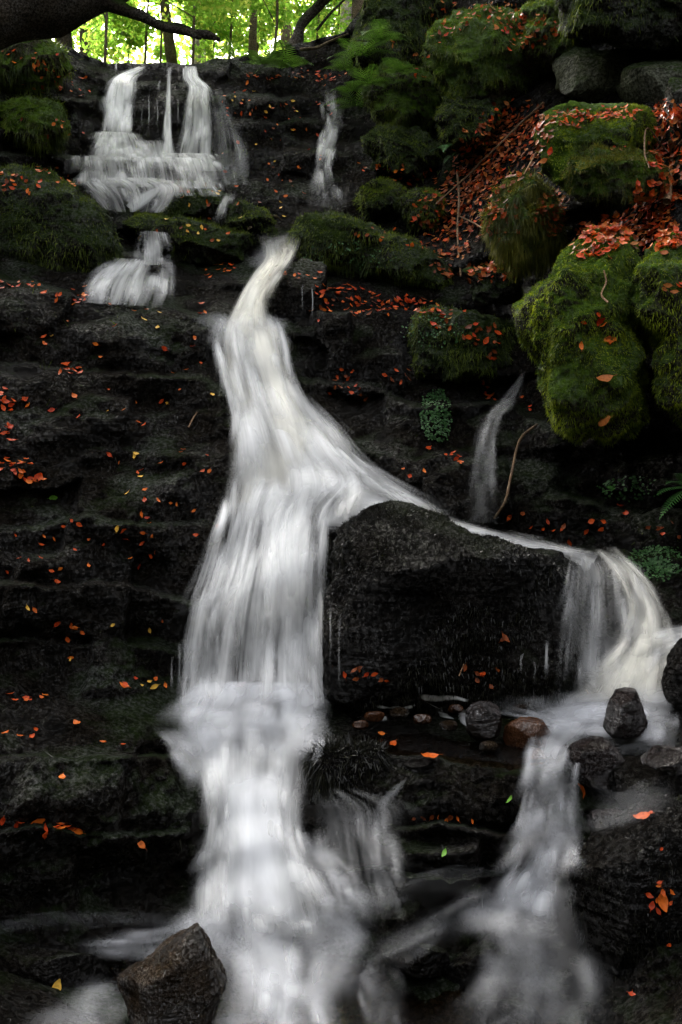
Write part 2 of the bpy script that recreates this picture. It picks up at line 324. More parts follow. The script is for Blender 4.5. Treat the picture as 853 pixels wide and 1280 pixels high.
def D_all(px, py):
    shp = np.shape(px); px = np.asarray(px, float).ravel(); py = np.asarray(py, float).ravel()
    D = Dbase(px, py); D = np.maximum(D, 2.0)
    flat = sstep(1110, 1180, py) # stream bed is smoother
    tread = sstep(858, 875, py) * (1 - sstep(925, 945, py)) * .8
    k = (1 - flat * .8) * (1 - tread)
    Dm = D + ledge_off(px, py)
    Dm = Dm + strata_off(px, py, D) * k * sstep(3.5, 6, D) * 1.0
    q = P(px, py, Dm)
    Dm = Dm + fbm(q * np.array([1.1, 1.1, 1.9]), 4) * .17 * (1 - .5 * tread) + fbm(q * 9.0, 4, .6) * .022 * (1 - .5 * tread) + fbm(q * np.array([24, 24, 7.0]), 2) * .016 * (1 - .6 * tread)
    return Dm.reshape(shp)
SKY = np.array([(-900,10),(-500,20),(0,36),(60,50),(100,66),(140,80),(180,79),(250,79),(275,72),(330,70),(380,52),(430,40),(450,14),(470,-30),(520,-100),(700,-200),(1100,-250),(1500,-250)], float)
gx = np.concatenate([np.arange(-320, -20, 8), np.arange(-20, 873, 3), np.arange(873, 1180, 8)]).astype(float)
sky = np.interp(gx, SKY[:, 0], SKY[:, 1]) + 4 * pnoise(np.c_[gx / 25, gx * 0, gx * 0 + 2.2])
NR = 500; tt = np.linspace(0, 1, NR) ** .93
GY = sky[None] + (1500 - sky[None]) * tt[:, None]; GX = np.broadcast_to(gx, GY.shape)
GD = D_all(GX, GY); V = P(GX, GY, GD)          # NR x NC x 3
def ext_rows(V):
    top = V[0]; rows = []
    for d, z in [(170, 14), (80, 9), (40, 6), (20, 3.4), (10, 1.9), (5, 1.0), (2.5, .5), (1.0, .2), (.35, .05)]:
        r = top.copy(); r[:, 1] += d; r[:, 2] += z + .25 * pnoise(np.c_[r[:, 0] * .5, r[:, 0] * 0 + d, r[:, 0] * 0]) * min(1, d)
        r[:, 0] *= 1 + d / 25; rows.append(r)
    bot = V[-1]; rb = []
    for y, z in [(1.2, -.05), (-1, .0), (-3, .6), (-7, 4), (-14, 11), (-40, 24), (-200, 30)]:  # unseen bank behind the camera, raised to block low sky light
        r = bot.copy(); r[:, 1] = y; r[:, 2] = bot[:, 2] * .3 + z; r[:, 0] *= 1 + abs(y - 2.6) / 6; rb.append(r)
    return np.concatenate([np.array(rows), V, np.array(rb)], 0)
V = ext_rows(V)
def ext_cols(V):
    Lc, Rc = [], []
    for d in (160, 60, 20, 7, 2.5, .8):  # unseen side slopes, made steep so the light comes from above
        l = V[:, 0].copy(); l[:, 0] -= d; l[:, 2] += min(d, 22) * 1.0; Lc.append(l)
        r = V[:, -1].copy(); r[:, 0] += d; r[:, 2] += min(d, 22) * 1.0; Rc.insert(0, r)
    return np.concatenate([np.array(Lc).transpose(1, 0, 2), V, np.array(Rc).transpose(1, 0, 2)], 1)
V = ext_cols(V)
nr, nc = V.shape[:2]; Fg = grid_faces(nr, nc)[:, ::-1]
me = mesh_from('rock_bed', V, Fg, M['bed']); ground = link('rock_bed', me); tag(ground, kind='structure')
rock_meshes = [ground]

# ------------------------------------------------------------------ boulders
def resample(out, n):
    out = np.array(out, float); c = out.mean(0); nxt = np.vstack([out, out[:1]])
    seg = np.linalg.norm(np.diff(nxt, axis=0), axis=1); cum = np.r_[0, np.cumsum(seg)]
    t = np.linspace(0, cum[-1], n, endpoint=False)
    pts = np.c_[np.interp(t, cum, nxt[:, 0]), np.interp(t, cum, nxt[:, 1])]
    for _ in range(max(1, n // 60)): pts = (np.roll(pts, 1, 0) + pts * 2 + np.roll(pts, -1, 0)) / 4
    return pts, c
def boulder(name, outline, D, T, mat, label, cat='boulder', e=2.6, rough=.05, tb=None, group=None, lean=0.0, nring=40, nang=170, strat=.0, seed=0, lump=None, facet=0, fcut=(.72, .95)):
    """closed solid: outline at its own distance, front bulging T metres forward, back bulging tb metres"""
    pts, c = resample(outline, nang); tb = tb or T
    size = np.ptp(pts[:, 0]) / F * D
    rr = 1 - (1 - np.linspace(0, 1, nring)) ** 1.6
    rows = []
    for sgn, th in ((1, T), (-1, tb)):
        rs = rr if sgn > 0 else rr[::-1][1:]
        for r in rs:
            h = (1 - r ** e) ** (1 / e) * th * sgn
            q = c + (pts - c) * r
            rows.append(P(q[:, 0], q[:, 1], D - h + lean * (c[1] - q[:, 1]) / F * D))
    V = np.array(rows); n1, n2 = V.shape[:2]
    ctr = V.reshape(-1, 3).mean(0)
    flat = V.reshape(-1, 3); dirn = flat - ctr; dirn /= np.linalg.norm(dirn, axis=1)[:, None] + 1e-9
    s = rough * size / .6 if size < .6 else rough
    dsp = fbm(flat * (1.6 / max(size, .25)) + seed, 5) * s * 1.3 + fbm(flat * 14 + seed, 3) * .10 * s
    if lump is None: lump = .085 if mat in (M['mossrock'], M['darkmoss']) else 0
    lump = lump
    if lump: dsp += lump * (.45 - 1.6 * np.abs(pnoise(flat * 3.1 + seed + len(rock_meshes)))) + lump * .5 * (.45 - 1.6 * np.abs(pnoise(flat * 7.3 + seed)))
    elif size > .5: dsp += fbm(flat * np.array([22, 22, 8.0]) + seed, 2) * .014 + fbm(flat * 3.0 + seed, 2) * .05
    if strat:
        zz = flat[:, 2] * 5.5 + .4 * pnoise(flat * .7 + seed); i = np.floor(zz); f = zz - i
        h = lambda a: (np.sin(a * 91.7 + seed) * 4375.85) % 1
        v = h(i) * (1 - sstep(.8, 1, f)) + h(i + 1) * sstep(.8, 1, f)
        dsp += (v - .5) * strat - strat * .35 * (1 - np.minimum(np.minimum(f, 1 - f) * 7, 1))
    if lump: dsp = dsp - .6 * abs(lump)
    flat = flat + dirn * dsp[:, None]
    if facet:
        gq = np.random.default_rng(int(abs(pts[0, 0]) + facet)); cc_ = flat.mean(0)
        for _ in range(facet):
            nv = gq.normal(size=3) * np.array([1, 1, 1.0]); nv[1] = -abs(nv[1]); nv /= np.linalg.norm(nv); q_ = (flat - cc_) @ nv; hcut = q_.max() * gq.uniform(*fcut)
            flat = flat - np.maximum(0, q_ - hcut)[:, None] * nv * .93
    Fc = []
    idx = np.arange(n1 * n2).reshape(n1, n2); a = idx[:-1]; b = idx[1:]
    Fq = np.stack([a, np.roll(a, -1, 1), np.roll(b, -1, 1), b], -1).reshape(-1, 4)
    base = flat[:, :].min(0) * .5 + flat.max(0) * .5; base[2] = flat[:, 2].min()
    me = mesh_from(name, flat - base, Fq, mat)
    import bmesh
    bm = bmesh.new(); bm.from_mesh(me); bmesh.ops.remove_doubles(bm, verts=bm.verts, dist=1e-5); bmesh.ops.recalc_face_normals(bm, faces=bm.faces); bm.to_mesh(me); bm.free()
    me.polygons.foreach_set('use_smooth', np.full(len(me.polygons), True))
    o = link(name, me, loc=tuple(base)); tag(o, label, cat, group); rock_meshes.append(o)
    return o
def ell(x0, y0, x1, y1, n=14, p=2.4, s=0):
    rs = random.Random(s + int(x0 * 7 + y0)); o = []
    for k in range(n):
        a = 2 * math.pi * k / n; c, q = math.cos(a), math.sin(a); w = 1 + rs.uniform(-.07, .07)
        o.append(((x0 + x1) / 2 + (x1 - x0) / 2 * w * math.copysign(abs(c) ** (2 / p), c), (y0 + y1) / 2 + (y1 - y0) / 2 * w * math.copysign(abs(q) ** (2 / p), q)))
    return o
B = {}
B['central'] = boulder('boulder', [(397,720),(404,676),(424,652),(448,644),(478,645),(510,650),(550,662),(600,672),(650,682),(690,692),(716,718),(724,790),(716,862),(690,884),(560,888),(430,884),(402,866),(396,790)], 6.85, .75, M['wet'], 'massive black wet boulder between the main fall and the right hand fall', e=3.0, rough=.12, strat=.02, nring=90, nang=380, facet=9, fcut=(.85, .98))
B['front'] = boulder('rock', [(149,1226),(168,1206),(205,1182),(247,1153),(262,1176),(273,1206),(275,1235),(268,1268),(260,1320),(170,1322),(164,1280),(153,1250)], 4.25, .24, M['brown'], 'brown angular rock in the foreground pool with a pointed top', 'rock', e=2.0, rough=.045, nring=50, nang=240, facet=9, fcut=(.85, .98))
B['stand'] = boulder('rock', [(751,908),(758,885),(770,861),(782,855),(794,862),(803,885),(812,908),(800,920),(765,922)], 5.72, .12, M['shiny'], 'upright pointed dark stone standing in the white water at the right', 'rock', e=3, rough=.03, facet=8)
B['oval'] = boulder('rock', [(707,948),(718,928),(740,920),(762,928),(785,955),(800,985),(790,1003),(760,998),(735,985),(714,968)], 5.5, .16, M['shiny'], 'glistening oval dark rock just below the upright pointed stone', 'rock', rough=.03, facet=9)
B['round'] = boulder('rock', ell(582,877,628,926), 5.95, .12, M['shiny'], 'round blackish stone in the pool under the big black boulder', 'rock', rough=.03, facet=7)
B['russet'] = boulder('rock', ell(630,897,690,945), 5.98, .12, M['russet'], 'russet brown stone half under water between the round and upright stones', 'rock', rough=.02, facet=6)
B['flatb'] = boulder('rock', ell(661,935,682,962,10), 5.75, .05, M['russet'], 'small orange brown stone at the lip of the right lower fall', 'rock', rough=.02, facet=5)
B['pebble'] = boulder('rock', ell(420,858,441,884,12), 6.35, .06, M['brown'], 'small brown stone at the foot of the big boulder beside the main fall', 'rock', rough=.02, facet=5)
B['redge'] = boulder('rock', [(834,815),(850,800),(900,800),(910,900),(880,940),(845,925),(830,880)], 5.95, .2, M['wet'], 'black rock cut by the right edge beside the right hand fall', 'rock', rough=.05, facet=7)
B['tongue'] = boulder('rock', [(382,945),(400,932),(440,930),(475,940),(490,965),(488,1010),(470,1040),(445,1010),(415,1000),(388,985)], 5.75, .22, M['wet'], 'shaggy black mossy rock jutting into the main fall above the lower cascade', 'rock', e=3, rough=.05)
B['veiled'] = boulder('rock', ell(392,1000,478,1140,16), 5.75, .3, M['wet'], 'rounded dark rock under a thin veil of water right of the lower cascade', 'rock', rough=.05, facet=5)
B['midlow'] = boulder('rock', [(486,1000),(500,968),(540,952),(600,955),(650,968),(668,1000),(664,1070),(600,1100),(520,1080),(490,1050)], 5.8, .25, M['wet'], 'broad wet black rock between the lower cascade and the right lower fall', 'rock', e=3.4, rough=.08, strat=.05, nring=44, nang=220, facet=12)
B['lowa'] = boulder('rock', ell(480,1125,545,1180,14), 5.1, .15, M['wet'], 'low black rock in the pool between the two lower falls', 'rock', rough=.05, facet=8)
B['lowb'] = boulder('rock', [(550,1215),(590,1180),(640,1172),(690,1195),(700,1240),(640,1262),(570,1250)], 4.85, .2, M['wet'], 'low black rock under the foot of the right lower fall', 'rock', rough=.05, facet=8)
B['slab'] = boulder('boulder', [(722,1100),(742,1060),(770,1030),(810,1012),(880,1000),(1000,1020),(1010,1330),(850,1360),(735,1330),(716,1240)], 4.95, .5, M['wet'], 'large black mossy boulder filling the bottom right corner', e=3.4, rough=.08, strat=.05, nring=50, nang=260, facet=12, fcut=(.85, .98))
B['rlow'] = boulder('rock', [(770,975),(800,955),(850,950),(900,960),(900,1010),(800,1012),(775,1000)], 5.45, .2, M['wet'], 'low wet rock between the oval rock and the bottom right boulder', 'rock', rough=.05, facet=8)
B['lpool'] = boulder('rock', [(-60,1190),(0,1180),(60,1188),(110,1195),(135,1225),(110,1245),(40,1250),(-60,1260)], 4.75, .2, M['wet'], 'low black rock at the left edge of the foreground pool', 'rock', rough=.05, facet=7)
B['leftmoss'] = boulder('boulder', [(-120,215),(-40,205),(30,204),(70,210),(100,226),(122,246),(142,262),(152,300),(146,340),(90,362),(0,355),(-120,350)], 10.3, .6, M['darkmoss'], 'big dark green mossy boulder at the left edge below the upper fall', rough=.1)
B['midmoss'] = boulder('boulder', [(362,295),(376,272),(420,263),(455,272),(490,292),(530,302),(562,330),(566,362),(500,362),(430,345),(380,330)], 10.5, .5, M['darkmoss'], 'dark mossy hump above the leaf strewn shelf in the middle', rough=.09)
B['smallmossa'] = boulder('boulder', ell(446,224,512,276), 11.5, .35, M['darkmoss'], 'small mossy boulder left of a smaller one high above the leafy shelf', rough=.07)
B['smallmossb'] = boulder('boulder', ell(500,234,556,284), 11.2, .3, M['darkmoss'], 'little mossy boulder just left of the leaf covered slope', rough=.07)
B['hang'] = boulder('boulder', [(606,270),(614,240),(640,220),(668,218),(692,232),(704,262),(706,300),(690,325),(650,330),(622,318)], 8.9, .42, M['mossrock'], 'rounded boulder with long hanging olive moss beside the leaf slope', rough=.06)
B['topback'] = boulder('boulder', [(668,170),(676,140),(698,124),(735,122),(780,130),(816,138),(822,165),(806,190),(740,205),(690,205)], 8.8, .4, M['mossrock'], 'bright green mossy boulder topmost of the stacked three on the right', rough=.06)
B['topmid'] = boulder('boulder', [(678,196),(684,160),(706,146),(750,142),(790,152),(800,190),(780,225),(720,246),(688,232)], 8.35, .35, M['mossrock'], 'bright green mossy boulder in the middle of the stacked three', rough=.06)
B['toplow'] = boulder('boulder', [(698,222),(704,196),(730,184),(780,182),(820,190),(836,215),(830,245),(780,258),(725,252)], 7.95, .35, M['mossrock'], 'olive green mossy boulder lowest of the stacked three', rough=.06)
B['bigmoss'] = boulder('boulder', [(657,400),(662,350),(690,312),(740,292),(785,292),(812,330),(800,390),(812,460),(806,540),(760,562),(700,552),(672,500)], 7.3, .6, M['mossrock'], 'huge bright green mossy boulder whose left side drops to the small right fall', e=2.6, rough=.10, nring=70, nang=300, lump=.075)
B['bigmossr'] = boulder('boulder', [(788,380),(800,310),(830,285),(880,270),(980,262),(1050,400),(1040,540),(940,580),(853,562),(815,520),(806,450)], 7.1, .6, M['mossrock'], 'huge bright green mossy boulder cut by the right edge of the picture', e=2.6, rough=.10, nring=60, nang=300, lump=.075)
B['shelfblock'] = boulder('boulder', [(334,352),(345,330),(380,322),(405,335),(412,380),(410,450),(380,460),(345,430),(336,392)], 9.7, .35, M['wet'], 'dark block with thin water threads right of the narrow chute', 'boulder', e=3.5, rough=.06, strat=.04, facet=9)
B['mossblock'] = boulder('boulder', [(508,420),(514,395),(540,384),(600,392),(640,410),(648,450),(620,475),(560,480),(515,470)], 9.3, .4, M['darkmoss'], 'dark mossy block below the right end of the leafy shelf', e=3, rough=.07)
B['tuftrock'] = boulder('boulder', ell(578,328,652,385), 9.2, .3, M['darkmoss'], 'dark mossy rock with a cap of brown leaves under the hanging moss boulder', rough=.06)
B['upa'] = boulder('boulder', [(200,262),(206,238),(228,228),(262,230),(290,240),(296,262),(280,282),(230,284),(206,278)], 11.5, .35, M['darkmoss'], 'dark boulder dotted with leaves right of the foot of the upper fall', rough=.07, facet=6)
B['upb'] = boulder('boulder', [(272,292),(282,262),(300,253),(330,262),(352,285),(350,300),(310,304)], 11.2, .3, M['darkmoss'], 'dark mossy boulder right of the tiny spout in mid stream', rough=.06)
B['upslab'] = boulder('boulder', [(150,280),(170,266),(215,270),(270,282),(318,292),(325,310),(316,330),(262,336),(215,326),(206,300),(170,292)], 11.0, .4, M['darkmoss'], 'flat moss topped slab spanning above the small left cascade', rough=.06)
B['tier'] = boulder('rock', ell(132,228,192,264), 11.7, .25, M['wet'], 'rounded rock under the lowest tier of the upper fall', 'rock', rough=.04, facet=5)
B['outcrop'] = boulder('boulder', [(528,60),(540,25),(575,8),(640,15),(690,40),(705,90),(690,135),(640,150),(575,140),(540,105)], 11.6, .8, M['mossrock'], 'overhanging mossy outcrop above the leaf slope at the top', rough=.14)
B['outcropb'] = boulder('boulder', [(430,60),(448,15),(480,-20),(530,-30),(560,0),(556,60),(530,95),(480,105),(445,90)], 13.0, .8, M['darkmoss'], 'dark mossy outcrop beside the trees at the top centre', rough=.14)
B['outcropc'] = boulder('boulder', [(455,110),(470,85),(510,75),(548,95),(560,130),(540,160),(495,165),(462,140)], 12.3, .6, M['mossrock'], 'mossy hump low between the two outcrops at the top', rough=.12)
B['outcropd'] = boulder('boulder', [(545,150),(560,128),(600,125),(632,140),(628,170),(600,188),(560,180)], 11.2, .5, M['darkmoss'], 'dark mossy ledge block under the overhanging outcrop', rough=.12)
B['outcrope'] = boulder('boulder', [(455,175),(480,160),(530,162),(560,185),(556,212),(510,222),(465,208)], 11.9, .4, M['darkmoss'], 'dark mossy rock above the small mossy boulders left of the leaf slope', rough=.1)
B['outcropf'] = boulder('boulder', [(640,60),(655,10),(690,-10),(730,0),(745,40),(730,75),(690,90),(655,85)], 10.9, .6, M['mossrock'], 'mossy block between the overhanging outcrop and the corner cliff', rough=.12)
B['cliffa'] = boulder('cliff_block', [(690,80),(720,60),(790,62),(800,100),(780,125),(720,128),(694,112)], 10.2, .4, M['lichen'], 'grey block in the shaded cliff above the green boulders', 'rock', e=4, rough=.06, facet=9)
B['cliffb'] = boulder('cliff_block', [(775,110),(790,85),(840,75),(900,80),(900,140),(840,138),(785,132)], 9.6, .4, M['lichen'], 'pale lichened block of cliff at the right edge above the leaf litter', 'rock', e=4, rough=.06, facet=9)
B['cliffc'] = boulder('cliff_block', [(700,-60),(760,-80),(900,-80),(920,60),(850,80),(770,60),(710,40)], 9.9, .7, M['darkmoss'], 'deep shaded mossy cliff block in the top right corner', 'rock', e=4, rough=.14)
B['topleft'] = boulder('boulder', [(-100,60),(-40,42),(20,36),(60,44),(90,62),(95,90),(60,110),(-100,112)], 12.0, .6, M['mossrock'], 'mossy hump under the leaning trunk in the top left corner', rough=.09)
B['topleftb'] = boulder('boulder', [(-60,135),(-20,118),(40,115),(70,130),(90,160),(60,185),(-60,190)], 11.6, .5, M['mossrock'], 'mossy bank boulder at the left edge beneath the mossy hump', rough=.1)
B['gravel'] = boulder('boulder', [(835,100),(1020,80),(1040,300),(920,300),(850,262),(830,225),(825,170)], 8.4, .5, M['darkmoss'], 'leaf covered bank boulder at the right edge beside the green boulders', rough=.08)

JUMBLE = [(500,945,560,985,5.72,'wet','small broken black rock at the lip of the ledge pool, left one'),(575,958,648,1000,5.65,'wet','flat broken black rock at the lip of the ledge pool, right one'),
 (505,1040,585,1100,5.55,'wet','broken black rock low in the jumble left of the right lower fall'),(590,1050,655,1092,5.5,'wet','square black rock touching the left side of the right lower fall'),
 (655,960,705,1010,5.62,'shiny','wet dark rock under the veil of the right lower fall'),(730,1010,790,1070,5.3,'shiny','wet dark rock right of the right lower fall'),
 (800,930,870,985,5.4,'shiny','glistening dark rock at the right edge below the white water'),(620,1000,665,1035,5.6,'wet','small black rock in the middle of the jumble'),
 (480,1180,560,1225,4.7,'wet','half drowned black rock in the bottom middle pool'),(590,1250,680,1300,4.4,'wet','half drowned black rock at the bottom edge of the pool')]
for k, (x0, y0, x1, y1, D_, mt, lb) in enumerate(JUMBLE): B['j%d' % k] = boulder('rock', ell(x0, y0, x1, y1, 12), D_, .16, M[mt], lb, 'rock', rough=.04, nring=26, nang=110, facet=9)
for k, (x0, y0, x1, y1, mt) in enumerate([(455,888,482,902,'russet'),(486,884,512,898,'brown'),(515,892,540,906,'russet'),(548,900,572,914,'brown'),(440,900,462,912,'russet'),(560,880,580,892,'russet'),(598,926,622,940,'brown'),(640,880,662,892,'brown')]):
    B['st%d' % k] = boulder('rock', ell(x0, y0, x1, y1, 10), 6.25 - (y0 - 880) * .010, .05, M[mt], 'small brown stone lying in the shallow ledge pool', 'rock', rough=.02, nring=14, nang=50, facet=6, group='small brown stones in the ledge pool')
bpy.context.view_layer.update()
trees_ = []
for o in rock_meshes:
    m = o.data; n = len(m.vertices); co = np.empty(n * 3, np.float32); m.vertices.foreach_get('co', co); co = co.reshape(-1, 3) + np.array(o.location)
    trees_.append((co, [tuple(p.vertices) for p in m.polygons]))
allv = []; allf = []; off = 0
for co, fs in trees_:
    allv += [tuple(map(float, v)) for v in co]; allf += [tuple(i + off for i in f) for f in fs]; off += len(co)
bvh = BVHTree.FromPolygons(allv, allf)
camv = Vector(CAM)
def hit(px, py, tree=None):
    d = FW + (px - 426.5) / F * RT + (640 - py) / F * UP
    r = (tree or bvh).ray_cast(camv, Vector(d).normalized(), 300)
    if r[0] is None: return None
    D = float(np.dot(np.array(r[0]) - CAM, FW)); n = r[1]
    if n.dot(Vector(d)) > 0: n = -n
    return r[0], n, D

def sub_bvh(skip):
    av, af = [], []; o_ = 0
    for o, (co, fs) in zip(rock_meshes, trees_):
        if o in skip: continue
        av += [tuple(map(float, v)) for v in co]; af += [tuple(i + o_ for i in f) for f in fs]; o_ += len(co)
    return av, af
LOOSE = [B[k] for k in ('front', 'stand', 'oval', 'round', 'russet', 'flatb', 'pebble', 'redge', 'tongue', 'lpool', 'rlow') + tuple('st%d' % k for k in range(8)) + ('j5', 'j6')]
wv, wf = sub_bvh(LOOSE); gv, gf = sub_bvh([o for o in rock_meshes if o is not ground])
# ------------------------------------------------------------------ moss tufts
def tufts(src, n, Lr, Wr, mat, name='moss', parent=None, mask=None, droop=.6, seed=1):
    m = src.data; g = np.random.default_rng(seed)
    nv = len(m.vertices); co = np.empty(nv * 3, np.float32); m.vertices.foreach_get('co', co); co = co.reshape(-1, 3).astype(float)
    m.calc_loop_triangles(); nt = len(m.loop_triangles); ti = np.empty(nt * 3, np.int32); m.loop_triangles.foreach_get('vertices', ti); ti = ti.reshape(-1, 3)
    a, b, c = co[ti[:, 0]], co[ti[:, 1]], co[ti[:, 2]]; nn = np.cross(b - a, c - a); ar = np.linalg.norm(nn, axis=1) + 1e-12; nn /= ar[:, None]
    ctr = (a + b + c) / 3; loc = np.array(src.location); wc = ctr + loc
    view = CAM - wc; w = ar * ((nn * view).sum(1) > -.2 * np.linalg.norm(view, axis=1))
    if mask is not None: w = w * mask(wc, nn)
    w /= w.sum(); k = g.choice(nt, n, p=w); r1 = np.sqrt(g.random(n)); r2 = g.random(n)
    p = a[k] * (1 - r1)[:, None] + b[k] * (r1 * (1 - r2))[:, None] + c[k] * (r1 * r2)[:, None]; nr_ = nn[k]
    L = Lr[0] + (Lr[1] - Lr[0]) * g.random(n) ** 1.5; L *= .6 + .8 * np.clip(.5 + pnoise((p + loc) * 5), 0, 1)
    steep = 1 - np.clip(nr_[:, 2], 0, 1)
    d = nr_ * .9 + g.normal(size=(n, 3)) * .45 + np.array([0, 0, -1]) * (droop * steep)[:, None] * 1.6
    d /= np.linalg.norm(d, axis=1)[:, None]
    s = np.cross(d, g.normal(size=(n, 3))); s /= np.linalg.norm(s, axis=1)[:, None] + 1e-9
    Wd = (Wr[0] + (Wr[1] - Wr[0]) * g.random(n))[:, None]
    p0 = p - nr_ * .004
    mid = p0 + d * L[:, None] * .55; tip = p0 + d * L[:, None] + np.array([0, 0, -1]) * (L * droop * .5 * steep)[:, None]
    V = np.stack([p0 - s * Wd * .5, p0 + s * Wd * .5, mid + s * Wd * .4, tip, mid - s * Wd * .4], 1).reshape(-1, 3)
    i = np.arange(n)[:, None] * 5; Fq = np.concatenate([np.c_[i, i + 1, i + 2, i + 4]], 0)
    # quads + tip triangles as degenerate-free two meshes merged: use quads (p0,p0,mid,mid) and (mid,tip,mid)
    V4 = np.stack([p0 - s * Wd * .5, p0 + s * Wd * .5, tip + s * Wd * .12, tip - s * Wd * .12], 1)
    i = np.arange(n)[:, None] * 4; Fq = np.c_[i, i + 1, i + 2, i + 3]
    me = mesh_from(name, V4.reshape(-1, 3), Fq, mat, smooth=False)
    o = link(name, me, parent=parent)
    return o
def upmask(lo=-.2, ns=1.5, th=-.1, amp=.35):
    return lambda w, n: np.clip((n[:, 2] + amp * pnoise(w * ns) * 2 - lo) * 2, 0.02, 1) * sstep(th, th + .2, pnoise(w * ns * .8 + 5) + .25)
for key, n, Lr, mt, mk, dr in [
    ('bigmoss', 48000, (.008, .032), 'moss_bright', None, .7), ('bigmossr', 34000, (.008, .032), 'moss_bright', None, .7), ('topback', 14000, (.01, .03), 'moss_bright', upmask(-.5), .5), ('topmid', 14000, (.01, .03), 'moss_bright', upmask(-.4), .6),
    ('toplow', 11000, (.015, .05), 'moss_olive', upmask(-.6), .8), ('hang', 16000, (.02, .11), 'moss_olive', None, 1.3), ('leftmoss', 14000, (.015, .06), 'moss_mid', None, .8),
    ('midmoss', 11000, (.015, .06), 'moss_mid', None, .9), ('smallmossa', 5000, (.015, .06), 'moss_mid', upmask(-.5), .8), ('smallmossb', 4000, (.015, .06), 'moss_mid', upmask(-.5), .8),
    ('mossblock', 7000, (.015, .06), 'moss_mid', upmask(-.5), 1), ('tuftrock', 5000, (.015, .07), 'moss_mid', upmask(-.5), 1), ('outcrop', 20000, (.012, .07), 'moss_mid', upmask(-.6), 1.2),
    ('outcropc', 9000, (.012, .06), 'moss_mid', None, .9), ('outcropd', 6000, (.012, .06), 'moss_mid', upmask(-.4), .9), ('outcrope', 6000, (.012, .05), 'moss_mid', upmask(-.4), .9), ('outcropf', 8000, (.012, .06), 'moss_mid', upmask(-.4), .9),
    ('outcropb', 12000, (.012, .07), 'moss_mid', upmask(-.5), 1.2), ('topleft', 6000, (.02, .09), 'moss_mid', None, 1), ('topleftb', 6000, (.02, .09), 'moss_mid', None, 1), ('cliffc', 10000, (.012, .07), 'moss_mid', upmask(-.3), 1.2),
    ('upa', 3500, (.012, .05), 'moss_mid', upmask(0), .8), ('upb', 3000, (.012, .05), 'moss_mid', upmask(-.2), .8), ('upslab', 5000, (.012, .05), 'moss_mid', upmask(0), .8),
    ('central', 30000, (.008, .028), 'moss_black', upmask(-.7), 1.2), ('tongue', 7000, (.015, .07), 'moss_black', None, 1.4), ('slab', 14000, (.006, .022), 'moss_black', None, 1.2), ('midlow', 6000, (.006, .02), 'moss_black', upmask(-.3), 1.2)]:
    tufts(B[key], n, Lr, (.003, .008) if Lr[1] < .08 else (.004, .010), M[mt], parent=B[key], mask=mk, droop=dr, seed=len(key) + n)
def in_view(w):
    d = w - CAM; D = d @ FW; x = 426.5 + F * (d @ RT) / np.maximum(D, .1); y = 640 - F * (d @ UP) / np.maximum(D, .1)
    return x, y, (D > 1) & (x > -60) & (x < 913) & (y > -60) & (y < 1340)
def bedmask(w, n):
    x, y, v = in_view(w); g = np.clip(.35 + pnoise(w * 1.4), .05, 1)
    return v * g * (y < 1130) * (1 - .85 * (sstep(858, 870, y) * (1 - sstep(930, 945, y))))
o = tufts(ground, 160000, (.01, .055), (.004, .011), M['moss_black'], name='rock_moss', mask=bedmask, droop=1.3, seed=3)
tag(o, 'short blackish moss clinging to the wet ledges', 'moss', kind='stuff')
def patchmask(areas):
    def f(w, n):
        x, y, v = in_view(w); s = np.zeros(len(x))
        for cx, cy, rx, ry, k in areas: s = np.maximum(s, k * (1 - sstep(.5, 1.0, ((x - cx) / rx) ** 2 + ((y - cy) / ry) ** 2 + .4 * pnoise(w * 4))))
        return v * s
    return f
o = tufts(ground, 60000, (.015, .075), (.003, .009), M['moss_mid'], name='green_moss', mask=patchmask([(60,400,170,45,.5),(0,150,90,60,.8),(470,130,70,90,.8),(560,200,90,120,.7),(520,60,90,60,1),(700,80,190,90,.7),(20,660,45,40,.5),(720,640,120,50,.3),(840,680,60,40,.8),(30,490,80,50,.3),(350,80,110,25,1),(100,80,80,20,.8),(600,330,80,60,.5)]), droop=1.1, seed=4)
tag(o, 'green moss on the banks and upper ledges', 'moss', kind='stuff')

# dark pool surfaces
def pool(name, outline_px, z, mat):
    """flat water surface at height z, its shore given by where it is seen"""
    pts = []
    for px, py in outline_px:
        d = FW + (px - 426.5) / F * RT + (640 - py) / F * UP; t = (z - CAM[2]) / d[2]; pts.append(CAM + d * t)
    V = np.array(pts); base = V.mean(0)
    me = mesh_from(name, V - base, [tuple(range(len(V)))[::-1]], mat); o = link(name, me, loc=tuple(base)); tag(o, kind='structure'); return o
zp = []
for (x, y) in [(100,1170),(60,1270),(330,1200),(560,1200),(640,1260)]:
    h = hit(x, y); zp.append(round(h[0].z, 2))
print('POOL bed z', zp)
zb = []
for (x, y) in [(100,905),(40,880),(200,900),(480,905),(560,930),(620,945)]:
    h = hit(x, y); zb.append((round(h[0].z, 2)))
print('TREAD z', zb)
pw1 = pool('stream_water', [(-300,1150),(0,1150),(150,1145),(300,1142),(430,1150),(600,1150),(720,1160),(900,1170),(1000,1500),(-300,1500)], sorted(zp)[0] + .05, M['pool'])
pw2 = pool('ledge_water', [(425,880),(560,876),(640,884),(720,890),(720,950),(640,955),(520,940),(430,925)], sorted(zb[3:])[1] + .02, M['pool'])

for pw in (pw1, pw2):
    co = [tuple(v.co + pw.location) for v in pw.data.vertices]; o0 = len(allv); allv += co; allf.append(tuple(range(o0, o0 + len(co))))
    for v_, f_ in ((wv, wf), (gv, gf)): o0 = len(v_); v_ += co; f_.append(tuple(range(o0, o0 + len(co))))
bvh = BVHTree.FromPolygons(allv, allf); wbvh = BVHTree.FromPolygons(wv, wf); gbvh = BVHTree.FromPolygons(gv, gf)

